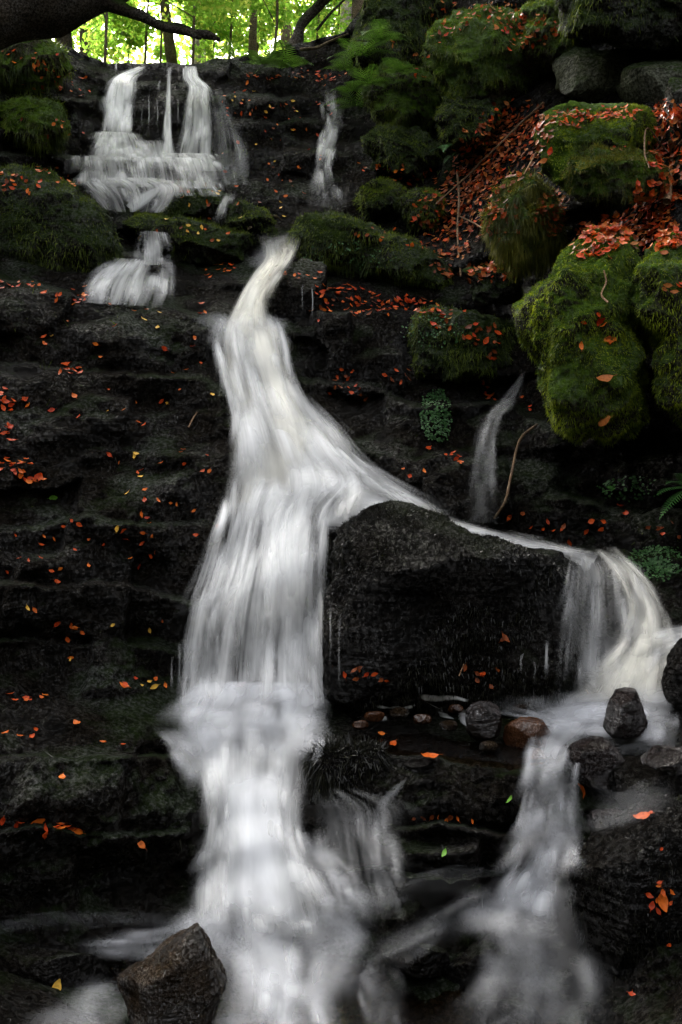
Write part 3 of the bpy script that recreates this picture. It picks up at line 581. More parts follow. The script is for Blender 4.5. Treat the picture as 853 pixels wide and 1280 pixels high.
# ------------------------------------------------------------------ water sheets
def flow(name, secs, mat, off=.05, ni=22, step=9.0, edge=.18, fade=(0, 0), smooth=12, seed=0, layers=1, gap=.05, tree=None, wisps=0, ww=(.10, .35), wl=(.2, .5), wd=.5, fan=.6, body=1.0, wmat=None, spill=.06):
    """secs: (xl,yl,xr,yr,density) from source to foot; the sheet hugs the rock behind it and leaps small gaps"""
    S = np.array(secs, float); mid = (S[:, :2] + S[:, 2:4]) / 2
    seg = np.r_[0, np.cumsum(np.linalg.norm(np.diff(mid, axis=0), axis=1))]; n = max(6, int(seg[-1] / step * 2)); t = np.linspace(0, seg[-1], n)
    def cr(y): # smooth cubic (Catmull) interpolation
        m = np.gradient(y, seg); k = np.clip(np.searchsorted(seg, t, 'right') - 1, 0, len(seg) - 2); h = seg[k + 1] - seg[k]; u = (t - seg[k]) / h
        return (2*u**3-3*u**2+1)*y[k] + (u**3-2*u**2+u)*h*m[k] + (-2*u**3+3*u**2)*y[k+1] + (u**3-u**2)*h*m[k+1]
    X0, Y0, X1, Y1, DN = [cr(S[:, i]) for i in range(5)]
    u = np.linspace(0, 1, ni)
    PX = X0[:, None] * (1 - u) + X1[:, None] * u; PY = Y0[:, None] * (1 - u) + Y1[:, None] * u
    H = np.empty(PX.shape)
    for i in range(n):
        for j in range(ni):
            h = hit(PX[i, j], PY[i, j], tree or wbvh); H[i, j] = h[2] if h else np.nan
    H = np.where(np.isnan(H), np.nanmean(H), H)
    G = H.copy()
    for _ in range(min(3, smooth // 2)): # reach of the nearest rock
        g = np.pad(G, 1, mode='edge'); G = np.min([g[1:-1, 1:-1], g[2:, 1:-1], g[:-2, 1:-1], g[1:-1, 2:], g[1:-1, :-2]], 0)
    for _ in range(smooth):
        g = np.pad(G, 1, mode='edge'); G = (g[1:-1, 1:-1] * 2 + g[2:, 1:-1] + g[:-2, 1:-1] + g[1:-1, 2:] + g[1:-1, :-2]) / 6
    G = np.minimum(G, H)
    for _ in range(2):
        g = np.pad(G, 1, mode='edge'); G = (g[1:-1, 1:-1] * 2 + g[2:, 1:-1] + g[:-2, 1:-1] + g[1:-1, 2:] + g[1:-1, :-2]) / 6
    G = np.minimum(G, H)
    objs = []
    bulge = (np.sin(u * math.pi) ** .6)[None]
    for ly in range(layers):
        Gl = G - off - gap * ly * (.4 + .6 * bulge)
        sh = .02 * ly * np.sin(u * 9 + ly)[None]
        V = P(PX, PY, Gl + sh)
        e = edge * (1 + .6 * ly)
        A = sstep(0, e, u) * (1 - sstep(1 - e, 1, u)); Dn = DN[:, None] * A[None] * body
        if layers > 1: Dn = Dn * (1 if ly == 0 else .75)
        tv = t / seg[-1]
        if fade[0]: Dn *= sstep(0, fade[0], tv)[:, None]
        if fade[1]: Dn *= (1 - sstep(1 - fade[1], 1, tv))[:, None]
        Fc = grid_faces(n, ni)[:, ::-1]; V = V.reshape(-1, 3); base = V.mean(0)
        me = mesh_from(name, V - base, Fc, mat)
        scale = np.mean(G) / F; wdt = np.hypot(X1 - X0, Y1 - Y0); wm = wdt.mean() * scale
        Uc = np.broadcast_to(u[None] * wm, PX.shape).ravel() + seed * 3.1 + ly * 1.7; Vc = np.broadcast_to((t * scale)[:, None], PX.shape).ravel()
        uvl = me.uv_layers.new(name='flow'); li = np.empty(len(me.loops), np.int32); me.loops.foreach_get('vertex_index', li)
        uvl.data.foreach_set('uv', np.c_[Uc[li], Vc[li]].astype(np.float32).ravel())
        at = me.attributes.new('cover', 'FLOAT', 'POINT'); at.data.foreach_set('value', np.clip(Dn, 0, 1).astype(np.float32).ravel())
        o = link(name, me, loc=tuple(base)); tag(o, kind='structure'); objs.append(o)
    if wisps:
        g = np.random.default_rng(int(seed * 13 + 5)); nr_, nc_ = 12, 7; VV_, UU, CC, FF = [], [], [], []
        def samp(A2, uu, vv):
            x = np.clip(uu, 0, 1) * (ni - 1); y = np.clip(vv, 0, 1) * (n - 1); i0 = np.clip(x.astype(int), 0, ni - 2); j0 = np.clip(y.astype(int), 0, n - 2); fx_, fy_ = x - i0, y - j0
            return (A2[j0, i0] * (1 - fx_) + A2[j0, i0 + 1] * fx_) * (1 - fy_) + (A2[j0 + 1, i0] * (1 - fx_) + A2[j0 + 1, i0 + 1] * fx_) * fy_
        cc = np.linspace(0, 1, nc_)[None]; rr_ = np.linspace(0, 1, nr_)[:, None]; sc_m = np.mean(G) / F
        for k in range(wisps):
            ln = g.uniform(*wl); v0 = g.uniform(-.5 * ln, 1 - .6 * ln); w0 = g.uniform(*ww) ; u0 = g.uniform(-spill + w0 * .3, 1 + spill - w0 * .3); fn = g.uniform(.2, fan + .2) 
            vv = v0 + rr_ * ln + 0 * cc; drift = (u0 - .5) * .12 * fan + g.normal() * .03
            wid = w0 * (1 + fn * rr_ ** 1.3); uu = u0 + drift * rr_ ** 1.5 + (cc - .5) * wid
            ok = (vv > 0) & (vv < 1.0)
            x = samp(PX, uu, vv); y = samp(PY, uu, vv); over = uu - np.clip(uu, 0, 1); dxx = samp(np.broadcast_to((X1 - X0)[:, None], PX.shape), uu, vv); dyy = samp(np.broadcast_to((Y1 - Y0)[:, None], PX.shape), uu, vv)
            x = x + over * dxx; y = y + over * dyy
            d = samp(G, uu, vv) - off - g.uniform(.02, .15) * (.35 + .65 * np.sin(np.pi * rr_) ) * (.8 + .2 * np.sin(np.pi * cc))
            p = P(x, y, d)
            cv = wd * g.uniform(.45, 1.1) * np.sin(np.pi * cc) ** 1.8 * sstep(0, .3, rr_) * (1 - sstep(.35, 1, rr_)) * samp(np.broadcast_to(DN[:, None], PX.shape), uu, vv) * sstep(0, .04, vv) * (1 - sstep(.97, 1, vv) * (1 if fade[1] else .4)) * ok
            b0 = len(VV_) * nr_ * nc_; VV_.append(p.reshape(-1, 3)); CC.append(np.clip(cv, 0, 1).ravel())
            UU.append(np.stack([uu * wm + seed + g.uniform(0, 9) , (vv * seg[-1] * scale) + g.uniform(0, 9) + 0 * uu], -1).reshape(-1, 2)); FF.append(grid_faces(nr_, nc_)[:, ::-1] + b0)
        V = np.concatenate(VV_); base = V.mean(0); me = mesh_from(name, V - base, np.concatenate(FF), wmat or mat)
        uvl = me.uv_layers.new(name='flow'); li = np.empty(len(me.loops), np.int32); me.loops.foreach_get('vertex_index', li); uvl.data.foreach_set('uv', np.concatenate(UU)[li].astype(np.float32).ravel())
        at = me.attributes.new('cover', 'FLOAT', 'POINT'); at.data.foreach_set('value', np.concatenate(CC).astype(np.float32))
        o = link(name, me, loc=tuple(base)); tag(o, kind='structure'); objs.append(o)
    return objs
VF, VW, VV, VS = M['veil_fine'], M['veil_warm'], M['veil'], M['veil_soft']
W_ = lambda *a, **k: flow('waterfall', *a, **k)
# upper fall
W_([(172,83,190,84,.5),(158,88,184,89,.7),(140,99,169,98,.9),(134,112,168,112,.85),(130,140,166,140,.75),(124,168,166,168,.7)], VF, seed=1, body=.75, wisps=26, ww=(.2,.5), fan=.5, wd=.7)
W_([(208,84,216,84,.35),(208,110,215,110,.55),(206,150,215,150,.75),(203,180,218,182,.8),(196,198,224,198,.8)], VF, seed=2, edge=.4, ni=10, wisps=5, ww=(.4,.8))
W_([(228,83,247,83,.6),(229,98,250,98,.7),(234,108,260,108,.9),(230,130,264,130,.65),(226,160,266,160,.6),(218,192,266,194,.65)], VF, seed=3, body=.7, wisps=26, ww=(.2,.5), wd=.65)
W_([(122,164,170,166,.9),(114,180,180,182,.8),(106,200,190,200,.75)], VF, seed=4, edge=.3, body=.8, wisps=22, ww=(.12,.4), wl=(.4,.9), wd=.7)
W_([(165,175,210,176,.15),(165,190,215,190,.4),(165,202,225,202,.45)], VF, seed=41, edge=.35, wisps=8, wl=(.4,.9))
W_([(196,191,268,192,.9),(194,199,274,200,.7),(192,212,280,214,.3)], VF, seed=5, edge=.25, wisps=20, ww=(.06,.2), wl=(.4,.9), wd=.7)
W_([(97,194,272,198,.72),(99,204,276,207,.51),(100,216,280,218,.42),(100,232,284,236,.47)], VF, seed=6, ni=50, body=.6, wisps=46, ww=(.04,.14), wl=(.4,1.0), wd=.75)
W_([(97,222,200,222,.77),(108,234,226,236,.55),(122,246,220,250,.42),(136,264,206,266,.51)], VF, seed=7, ni=34, body=.6, wisps=34, ww=(.06,.2), wl=(.4,1.0), wd=.75)
W_([(190,224,276,228,.56),(196,234,280,240,.36),(200,244,284,246,.24)], VF, seed=71, ni=20, edge=.3, body=.6, wisps=16, ww=(.06,.2), wl=(.4,1), wd=.6)
W_([(205,238,198,232,.3),(195,246,186,236,.8),(183,258,166,246,.95),(170,266,156,256,.7)], VS, seed=8, edge=.35, ni=10)
W_([(262,112,276,112,.06),(264,150,300,150,.08),(262,190,318,190,.11),(270,230,318,232,.11)], VF, seed=9, ni=26, edge=.4, wisps=12, wd=.7)
W_([(284,236,298,242,.2),(276,249,288,254,.7),(270,264,284,267,.7),(262,280,284,280,.25)], VF, seed=10, ni=10, edge=.45, fade=(.25,.35), body=.7, wisps=8, ww=(.3,.6), wd=.6)
W_([(172,288,206,290,.30),(168,306,212,308,.42),(166,330,214,332,.47)], VF, seed=11, edge=.35, body=.7, wisps=16, ww=(.15,.4), wl=(.3,.8), wd=.6)
W_([(140,322,214,326,.36),(118,340,214,345,.48),(104,358,212,366,.52),(100,378,204,384,.40)], VF, seed=12, ni=30, edge=.3, body=.6, wisps=30, ww=(.1,.3), wl=(.3,.9), wd=.65)
W_([(395,112,428,114,.09),(400,130,428,132,.22),(404,150,428,152,.22),(398,172,424,175,.26),(394,200,416,205,.30),(385,228,424,234,.19),(380,256,432,262,.11)], VF, seed=13, ni=18, edge=.4, body=.45, wisps=34, ww=(.2,.5), wl=(.08,.3), wd=1.1)
W_([(409,138,419,138,.14),(409,165,417,165,.42),(401,190,410,190,.42),(398,210,408,212,.21)], VS, seed=14, ni=8, edge=.45, fade=(.3,.3))
# chute and basin
W_([(300,286,376,296,.12),(316,296,374,304,.3),(328,316,366,322,.6),(314,342,348,350,.85),(300,365,336,374,.95),(288,388,338,394,.95),(278,408,346,410,.85),(272,440,356,442,.6)], VW, seed=15, edge=.35, fade=(.2,.25), body=.9, wisps=26, ww=(.2,.5), wd=.7)
W_([(238,388,330,386,.07),(232,396,352,394,.21),(246,407,362,405,.39),(264,420,362,420,.42),(268,436,362,436,.28)], VS, seed=16, ni=30, edge=.4, fade=(.2,.2), wisps=10)
W_([(335,296,372,288,.12),(320,310,350,325,.2),(300,330,325,345,.12)], VS, seed=161, ni=14, edge=.45, fade=(.2,.3))
# main fall, upper
W_([(276,392,346,392,.3),(268,412,356,412,.7),(266,432,362,432,.8),(271,455,366,456,.75),(279,490,378,492,.8),(284,525,400,525,.85),(285,560,428,560,.9),(280,600,458,598,.9),(272,655,448,652,.85)], VW, seed=17, ni=44, edge=.26, fade=(.1,.1), smooth=18, body=.66, wisps=90, ww=(.07,.28), wl=(.15,.45), wd=.75, wmat=VV, spill=0)
W_([(300,404,350,402,.5),(312,440,360,440,.8),(327,490,372,490,.85),(337,540,392,540,.8),(335,605,400,605,.5)], VW, seed=171, ni=30, edge=.45, off=.14, fade=(.1,.25), smooth=18)
W_([(350,490,385,490,.0),(360,525,425,530,.45),(385,560,455,570,.65),(405,595,525,615,.75),(425,625,590,652,.7)], VV, seed=18, ni=30, edge=.4, fade=(.15,.1), body=.7, wisps=40, ww=(.1,.35), wd=.6, tree=gbvh)
# branch running right behind the crest of the big boulder
W_([(415,585,395,668,.6),(470,608,452,668,.85),(530,633,522,676,.85),(580,650,575,686,.75),(640,666,636,698,.6),(700,678,698,708,.5),(750,690,735,716,.45)], VV, seed=19, ni=22, edge=.3, tree=gbvh, body=.8, wisps=26, ww=(.2,.5), wl=(.2,.5), off=.09)
# main fall, lower drop
W_([(284,596,450,594,.4),(280,640,408,640,.8),(270,680,402,680,.7),(260,715,398,715,.7),(246,760,398,760,.62),(238,810,398,810,.6),(228,885,404,885,.7)], VF, seed=20, ni=54, edge=.14, fade=(.12,.06), smooth=20, body=.6, wisps=110, ww=(.05,.2), wl=(.2,.6), wd=.75, fan=.5)
W_([(325,604,425,602,.5),(322,660,402,660,.9),(325,720,396,720,.85),(330,790,392,790,.8),(325,885,398,885,.85)], VV, seed=21, ni=34, edge=.4, off=.16, fade=(.15,.08), smooth=20, body=.7, wisps=24, ww=(.15,.45), wd=.6)
W_([(262,728,302,730,.45),(250,748,290,748,.63),(243,800,282,800,.45),(230,884,292,884,.45)], VF, seed=22, ni=22, edge=.4, off=.1, fade=(.06,.1), body=.7, wisps=20, ww=(.15,.4), fan=1)
W_([(395,700,404,700,.15),(394,760,406,760,.3),(393,830,404,830,.15)], VF, seed=221, ni=8, edge=.4, off=.05, fade=(.2,.2))
# pile-up and lower cascade
W_([(246,850,402,852,.5),(230,874,416,876,.85),(216,898,416,900,.75),(216,925,416,925,.6),(224,955,404,955,.4)], VS, seed=23, ni=54, edge=.3, fade=(.15,.2), smooth=20, body=.7, wisps=60, ww=(.12,.35), wl=(.3,.8), wd=.6, fan=.9, spill=-.02)
W_([(238,905,398,910,.5),(238,965,392,965,.8),(246,1005,384,1005,.75),(246,1045,386,1045,.72),(238,1085,400,1088,.75),(232,1125,418,1130,.65),(232,1170,430,1175,.5)], VV, seed=230, ni=54, edge=.26, fade=(.15,.1), smooth=20, body=.65, wisps=110, ww=(.06,.25), wl=(.15,.45), wd=.7, fan=.6, spill=-.04)
W_([(262,950,380,950,.5),(266,1005,368,1005,.85),(268,1060,372,1060,.85),(262,1110,385,1112,.8),(250,1160,400,1165,.6)], VS, seed=231, ni=44, edge=.45, off=.18, fade=(.2,.2), smooth=20, body=.8)
W_([(372,1040,402,1035,.20),(380,1070,425,1070,.34),(390,1105,455,1108,.34),(395,1160,480,1165,.27)], VS, seed=233, ni=20, edge=.45, off=.08, fade=(.2,.2), body=.5, wisps=20, ww=(.2,.6), wd=.6)
W_([(226,1130,440,1134,.27),(228,1158,460,1172,.46),(252,1190,445,1205,.46),(266,1225,430,1245,.53),(258,1265,436,1280,.50),(236,1330,454,1335,.38)], VS, seed=24, ni=44, edge=.4, fade=(.12,0), body=.6, wisps=60, ww=(.1,.3), wl=(.2,.6), wd=.6, fan=.8, spill=-.02)
W_([(186,912,196,905,.05),(205,935,222,912,.35),(224,962,250,925,.55),(243,995,275,950,.5)], VS, seed=25, ni=14, edge=.45, fade=(.25,.2), body=.6, wisps=10, ww=(.3,.6))
# lower left eddies
W_([(290,1135,280,1185,.40),(240,1150,232,1192,.40),(190,1160,186,1200,.30),(140,1166,138,1196,.24),(100,1170,95,1190,.08)], VS, seed=26, ni=18, edge=.45, off=.02, fade=(.2,.3), body=.6, wisps=22, ww=(.2,.6), wd=.7)
W_([(150,1225,175,1262,.06),(110,1232,150,1292,.15),(70,1250,110,1312,.15),(20,1280,60,1330,.09)], VS, seed=27, ni=18, edge=.45, off=.02, fade=(.2,.2), body=.6, wisps=20, ww=(.2,.6), wd=.7)
W_([(240,1142,250,1165,.06),(120,1136,125,1160,.06),(0,1146,0,1170,.04)], VS, seed=28, ni=14, edge=.45, off=.02, wisps=8, wd=.6)
# veil over the rounded rock and side spout
W_([(398,985,440,985,.04),(394,1012,500,1008,.10),(398,1050,505,1055,.12),(405,1090,512,1095,.10),(420,1150,530,1150,.08)], VF, seed=29, ni=34, edge=.4, fade=(.2,.2), body=.7, wisps=36, ww=(.08,.3), wl=(.2,.6), wd=1.1, fan=1)
W_([(512,970,508,980,.12),(492,984,498,994,.17),(472,1006,484,1010,.17),(460,1035,484,1037,.14),(445,1065,488,1066,.08),(425,1095,492,1098,.03)], VS, seed=30, ni=10, edge=.45, fade=(.15,.3), wisps=12, ww=(.3,.7))
# right hand fall
W_([(715,690,765,690,.12),(714,708,795,708,.25),(710,745,806,742,.23),(704,785,815,780,.19),(698,870,820,862,.18)], VF, seed=31, ni=36, edge=.3, fade=(.12,.2), body=.55, wisps=50, ww=(.06,.25), wl=(.2,.7), wd=.95)
W_([(742,686,768,682,.3),(762,708,790,702,.6),(782,738,815,732,.8),(788,765,832,762,.85),(776,800,842,800,.9),(750,838,842,840,.85),(718,880,846,886,.7)], VW, seed=32, ni=24, edge=.35, fade=(.15,.1), body=.8, wisps=44, ww=(.15,.5), wl=(.15,.5), wd=.65, fan=1)
W_([(910,766,910,800,.85),(850,774,852,815,.85),(812,784,826,832,.8),(790,805,815,862,.4)], VV, seed=33, ni=16, edge=.4, fade=(0,.3), body=.8, wisps=18, ww=(.2,.5))
W_([(850,858,830,935,.34),(800,864,795,930,.58),(750,862,752,922,.61),(700,872,704,918,.53),(655,874,660,902,.38),(606,872,612,892,.19)], VS, seed=34, ni=22, edge=.42, off=.02, fade=(.2,.2), body=.65, wisps=46, ww=(.15,.5), wl=(.2,.5), wd=.65, fan=1)
W_([(770,885,690,878,.4),(742,915,678,905,.7),(718,940,666,925,.6),(712,966,658,958,.4)], VS, seed=341, ni=18, edge=.45, off=.03, fade=(.2,.2), body=.6, wisps=16, ww=(.2,.5))
W_([(850,895,855,955,.18),(800,898,795,950,.21),(760,905,750,950,.12)], VS, seed=342, ni=14, edge=.45, off=.02, fade=(.2,.3), body=.6, wisps=10, ww=(.2,.5))
W_([(660,930,735,930,.24),(658,965,722,962,.27),(652,1000,720,1000,.24),(645,1035,722,1038,.27),(630,1072,720,1076,.41),(608,1104,716,1112,.46),(590,1145,712,1150,.41)], VS, seed=35, ni=34, edge=.42, fade=(.2,.15), body=.55, wisps=80, ww=(.1,.35), wl=(.15,.4), wd=.8, fan=1)
W_([(588,1112,716,1118,.15),(582,1140,722,1150,.21),(604,1180,732,1185,.14),(610,1215,740,1220,.12),(595,1260,738,1265,.08),(570,1330,730,1330,.05)], VS, seed=36, ni=34, edge=.45, fade=(.15,0), body=.55, wisps=50, ww=(.12,.4), wl=(.2,.6), wd=.8, fan=1.2)
W_([(645,1108,640,1165,.09),(590,1114,585,1165,.07),(540,1140,530,1195,.06),(490,1160,480,1220,.05),(440,1175,430,1245,.05)], VS, seed=37, ni=20, edge=.45, off=.02, fade=(.25,.25), body=.5, wisps=30, ww=(.15,.5), wd=.9, fan=1.2)
W_([(610,1082,600,1110,.02),(550,1085,545,1125,.03),(490,1100,490,1140,.04),(440,1110,440,1165,.04)], VS, seed=38, ni=20, edge=.45, off=.02, fade=(.25,.25), body=.5, wisps=16, wd=.9)
W_([(470,1190,440,1230,.10),(500,1220,460,1290,.08),(520,1300,440,1320,.05)], VS, seed=39, ni=16, edge=.45, off=.02, body=.5, wisps=16, wd=.9)
# small fall on the right
W_([(652,466,658,466,.07),(640,484,652,486,.12),(628,496,646,500,.12),(608,515,628,520,.13),(598,535,622,540,.15),(590,575,622,580,.13),(582,610,626,615,.13),(574,652,634,656,.10)], VF, seed=40, ni=16, edge=.4, body=.6, wisps=30, ww=(.15,.5), wl=(.12,.4), wd=.9)
W_([(715,955,850,962,.02),(740,1000,850,1003,.07),(700,1040,760,1045,.07)], VS, seed=43, ni=20, edge=.45, fade=(.3,.3))
# threads of water dripping over lips
for i, (x, y0, y1, w, d) in enumerate([(378,355,392,3,.5),(390,357,397,3,.4),(401,740,868,4,.4),(413,752,860,4,.3),(425,765,868,4,.22),(653,815,842,5,.4),(684,800,846,6,.45),(708,790,842,6,.35),(668,826,850,4,.3),(224,800,868,5,.3),(232,790,872,4,.35),(216,820,862,4,.2),(146,76,90,4,.4),(186,118,162,3,.35),(196,122,160,3,.4),(222,122,158,3,.4),(178,130,160,3,.3),(200,100,115,4,.3),(355,430,458,3,.15)]):
    W_([(x - w / 2, y0, x + w / 2, y0, d * .5), (x - w * .4 + 1.5 * math.sin(i), (y0 + y1) / 2, x + w * .4 + 1.5 * math.sin(i), (y0 + y1) / 2, d * .75), (x - w * .8, y1, x + w * .8, y1, d * .3)], VV, seed=50 + i, ni=5, edge=.45, smooth=3, off=.02, fade=(.15,.4))

# foam
W_F = lambda s, **k: flow('foam', s, M['foam'], ni=24, step=1.2, edge=.45, off=.02, fade=(.15, .15), **k)
W_F([(522,866,524,876,.9),(545,868,545,878,.85),(570,869,570,876,.9),(588,874,588,880,.7)], seed=1)
W_F([(524,872,545,885,.9),(532,878,560,890,.6)], seed=2)
W_F([(575,880,584,888,.8),(572,900,590,904,.9),(580,908,592,910,.6)], seed=3)
W_F([(545,888,560,892,.8),(548,896,572,900,.8)], seed=4)
W_F([(468,880,470,886,.8),(500,882,500,888,.7),(520,880,520,886,.8)], seed=5)
W_F([(460,893,462,903,.7),(485,894,486,902,.8)], seed=6)
for o in col.objects:
    if o.name.startswith('foam'): o['kind'] = 'stuff'; o['label'] = 'white foam on the ledge pool beneath the big black boulder'; o['category'] = 'foam'

# ------------------------------------------------------------------ fallen leaves
def leaf_mesh(seed, long=1.0, wide=.62, curl=.25):
    g = random.Random(seed); V = []; Fc = []
    n = 8; ws = [0, .55, .88, 1.0, .95, .78, .48, .16]
    zc = [curl * (((k / (n - 1)) - .5) ** 2) * g.uniform(.6, 2.6) for k in range(n)]
    for k in range(n):
        x = (k / (n - 1) - .5) * long; w = ws[k] * wide / 2; f = g.uniform(.12, .35); bend = g.uniform(-.02, .02)
        V += [(x, -w + bend, zc[k] + w * f), (x, bend, zc[k]), (x, w + bend, zc[k] + w * f * g.uniform(.3, 1.2))]
    for k in range(n - 1):
        a = 3 * k; Fc += [(a, a + 1, a + 4, a + 3), (a + 1, a + 2, a + 5, a + 4)]
    s = len(V); V += [(-.5 * long, -.012, zc[0]), (-.5 * long, .012, zc[0]), (-.72 * long, .01, zc[0] + .03), (-.72 * long, -.008, zc[0] + .03)]; Fc.append((s, s + 1, s + 2, s + 3))
    return np.array(V), Fc
LV = [leaf_mesh(i, 1.0, .5 + .06 * (i % 4), .35) for i in range(7)]
# zones: label stem, list of (cx,cy,rx,ry,n), colours, size range (m)
Z = []
def zone(stem, areas, cols, size=(.05, .085)): Z.append((stem, areas, cols, size))
zone('on the mossy ledge top at the left edge of the middle', [(30,357,35,8,10),(85,370,38,10,14)], 'red red orange', (.05,.09))
zone('scattered on the dark moss below the upper left ledge', [(150,420,110,35,14),(120,520,110,40,6)], 'red orange orange yellow', (.045,.08))
zone('in the two red clusters on the left ledge', [(80,465,16,7,7),(95,465,10,6,4)], 'red red orange', (.07,.10))
zone('in the heap at the far left edge', [(12,500,16,16,10),(8,545,12,12,6)], 'red red', (.06,.10))
zone('in the drift on the lower left slope of the left ledges', [(20,583,28,8,10),(45,600,25,6,7),(10,590,20,20,4)], 'red orange red', (.06,.10))
zone('dotted over the left rock face near the main fall', [(200,560,70,70,16),(230,480,40,30,6),(160,640,50,50,8)], 'red orange yellow orange', (.04,.07))
zone('dotted over the smooth black wall left of the main fall', [(60,700,60,60,14),(150,690,60,30,8),(215,660,60,30,4)], 'red orange red', (.04,.065))
zone('on the black wall above the lower left ledge', [(60,790,60,40,9),(165,790,50,30,3),(185,855,30,15,6)], 'red orange yellow', (.04,.065))
zone('on the wet flat of the lower left ledge', [(30,875,30,10,6),(20,915,30,12,5),(140,935,50,15,2)], 'red red orange', (.04,.07))
zone('along the row on the lowest left block', [(70,1036,32,4,9),(15,1030,12,10,3),(175,1055,2,2,1),(75,975,4,4,1)], 'red red orange', (.05,.085))
zone('on the leaf strewn shelf in the middle', [(450,375,50,12,34),(500,382,50,10,34),(540,390,40,8,16),(420,362,30,8,10),(445,392,40,4,10)], 'red red orange brown', (.05,.085))
zone('in the small heap on the dark block beside the chute', [(372,345,30,10,8),(405,390,14,16,4)], 'red brown orange', (.05,.08))
zone('trailing down the dark mossy block under the shelf', [(600,418,28,14,14),(615,440,10,16,6),(555,405,20,8,5)], 'red brown', (.06,.10))
zone('on the ledge right of the upper main fall', [(432,480,20,22,10),(500,470,25,8,6),(447,500,12,14,4)], 'red red brown', (.045,.08))
zone('on the black wall between the two middle falls', [(570,575,14,10,7),(535,560,5,5,1),(510,590,20,15,3),(612,495,14,10,6),(608,478,5,4,2),(640,510,30,15,3)], 'red red orange', (.05,.08))
zone('around the mid stream boulders under the upper fall', [(260,245,40,20,14),(230,290,60,20,12),(330,250,50,30,10)], 'orange yellow brown', (.05,.085))
zone('in the clump on the rock beside the small left cascade', [(280,335,14,8,9),(262,345,8,6,3),(252,388,8,4,3)], 'red orange', (.06,.09))
zone('on the wet steps right of the upper fall', [(300,130,25,20,16),(370,150,60,25,22),(330,200,80,30,14)], 'orange yellow red brown', (.045,.08))
zone('on the bank rocks left of the upper fall', [(60,90,55,20,16),(40,70,40,15,8),(70,115,50,10,10),(60,160,60,15,8)], 'red orange brown', (.05,.09))
zone('on the big mossy boulder at the left edge', [(20,232,35,14,14),(50,215,40,8,8),(90,228,25,6,5),(95,235,6,5,2)], 'red red orange brown', (.06,.10))
zone('on the green face of the huge right boulder', [(750,400,10,6,3),(770,425,14,6,4),(840,360,14,8,4),(735,300,30,10,8),(720,420,30,20,2)], 'red orange salmon', (.05,.08))
zone('on the black boulder at the bottom right', [(822,1120,16,18,8),(825,1060,8,6,1),(792,1250,8,5,2),(840,1185,4,4,1),(815,1020,6,4,1)], 'red orange', (.03,.055))
zone('on the wet rocks beneath the ledge pool', [(545,1022,30,4,5),(575,1025,20,4,3)], 'brown brown orange', (.035,.055))
zone('on the face of the massive black boulder', [(600,845,40,14,5),(630,800,4,8,1),(460,845,30,10,8)], 'brown brown red', (.045,.07))
zone('on the dark ledge above the massive black boulder', [(700,655,60,10,9),(830,660,25,20,6),(780,640,10,4,2),(640,645,20,4,3)], 'red brown red', (.05,.08))
zone('on the mossy hump above the shelf', [(470,290,40,8,7),(530,310,30,10,10)], 'brown orange red', (.05,.08))
zone('around the small mossy boulders high in the middle', [(500,215,40,10,14),(520,225,30,8,10),(470,210,40,8,8)], 'brown red orange', (.05,.09))
# the leaf-covered slopes
zone('in litter of the steep leaf slope above the middle', [(640,185,50,45,260),(590,240,40,35,200),(690,265,20,30,110),(600,200,35,40,140),(575,290,20,30,60),(545,270,30,45,70),(650,150,50,25,110),(615,270,35,40,90),(560,330,25,20,30)], 'brown brown salmon brown red', (.055,.10))
zone('in litter between green boulders and right edge', [(835,190,25,60,150),(820,250,35,25,110),(842,140,25,15,50)], 'brown red salmon red', (.06,.10))
zone('in the litter on top of the huge right boulder', [(800,280,50,16,120),(760,290,35,14,90),(830,295,25,20,80),(740,315,25,10,25),(780,300,30,14,40)], 'red red salmon brown orange', (.06,.10))
zone('in the leaves on the top of the stacked green boulders', [(740,146,60,5,50),(760,141,50,6,35),(705,153,25,5,18),(770,186,10,4,5)], 'salmon brown red orange', (.045,.075))
zone('on the mossy outcrop at the top', [(560,25,30,25,26),(620,20,40,20,60),(660,40,40,25,60),(520,70,40,30,14)], 'brown red salmon', (.05,.09))
zone('on the dark mossy rock beneath the hanging moss', [(625,338,26,10,60),(600,345,20,12,20)], 'salmon brown red', (.06,.09))
zone('on the ledges at the foot of the trees', [(380,95,40,6,16),(410,100,30,6,14),(320,98,30,6,10)], 'orange red brown', (.05,.09))
placed = []
for stem, areas, cols, size in Z:
    cl = cols.split()
    for cx, cy, rx, ry, n in areas:
        n = int(n * 1.15 + .5)
        for _ in range(n):
            a = random.uniform(0, 6.283); r = random.random() ** .6
            x = cx + rx * r * math.cos(a); y = cy + ry * r * math.sin(a)
            if n > 2: x += random.gauss(0, 2); y += random.gauss(0, 2)
            h = hit(x, y)
            if h is None or h[2] > 16: continue
            s = random.uniform(*size) * .75; placed.append((s / h[2], stem, random.choice(cl), x, y, h, s, None))
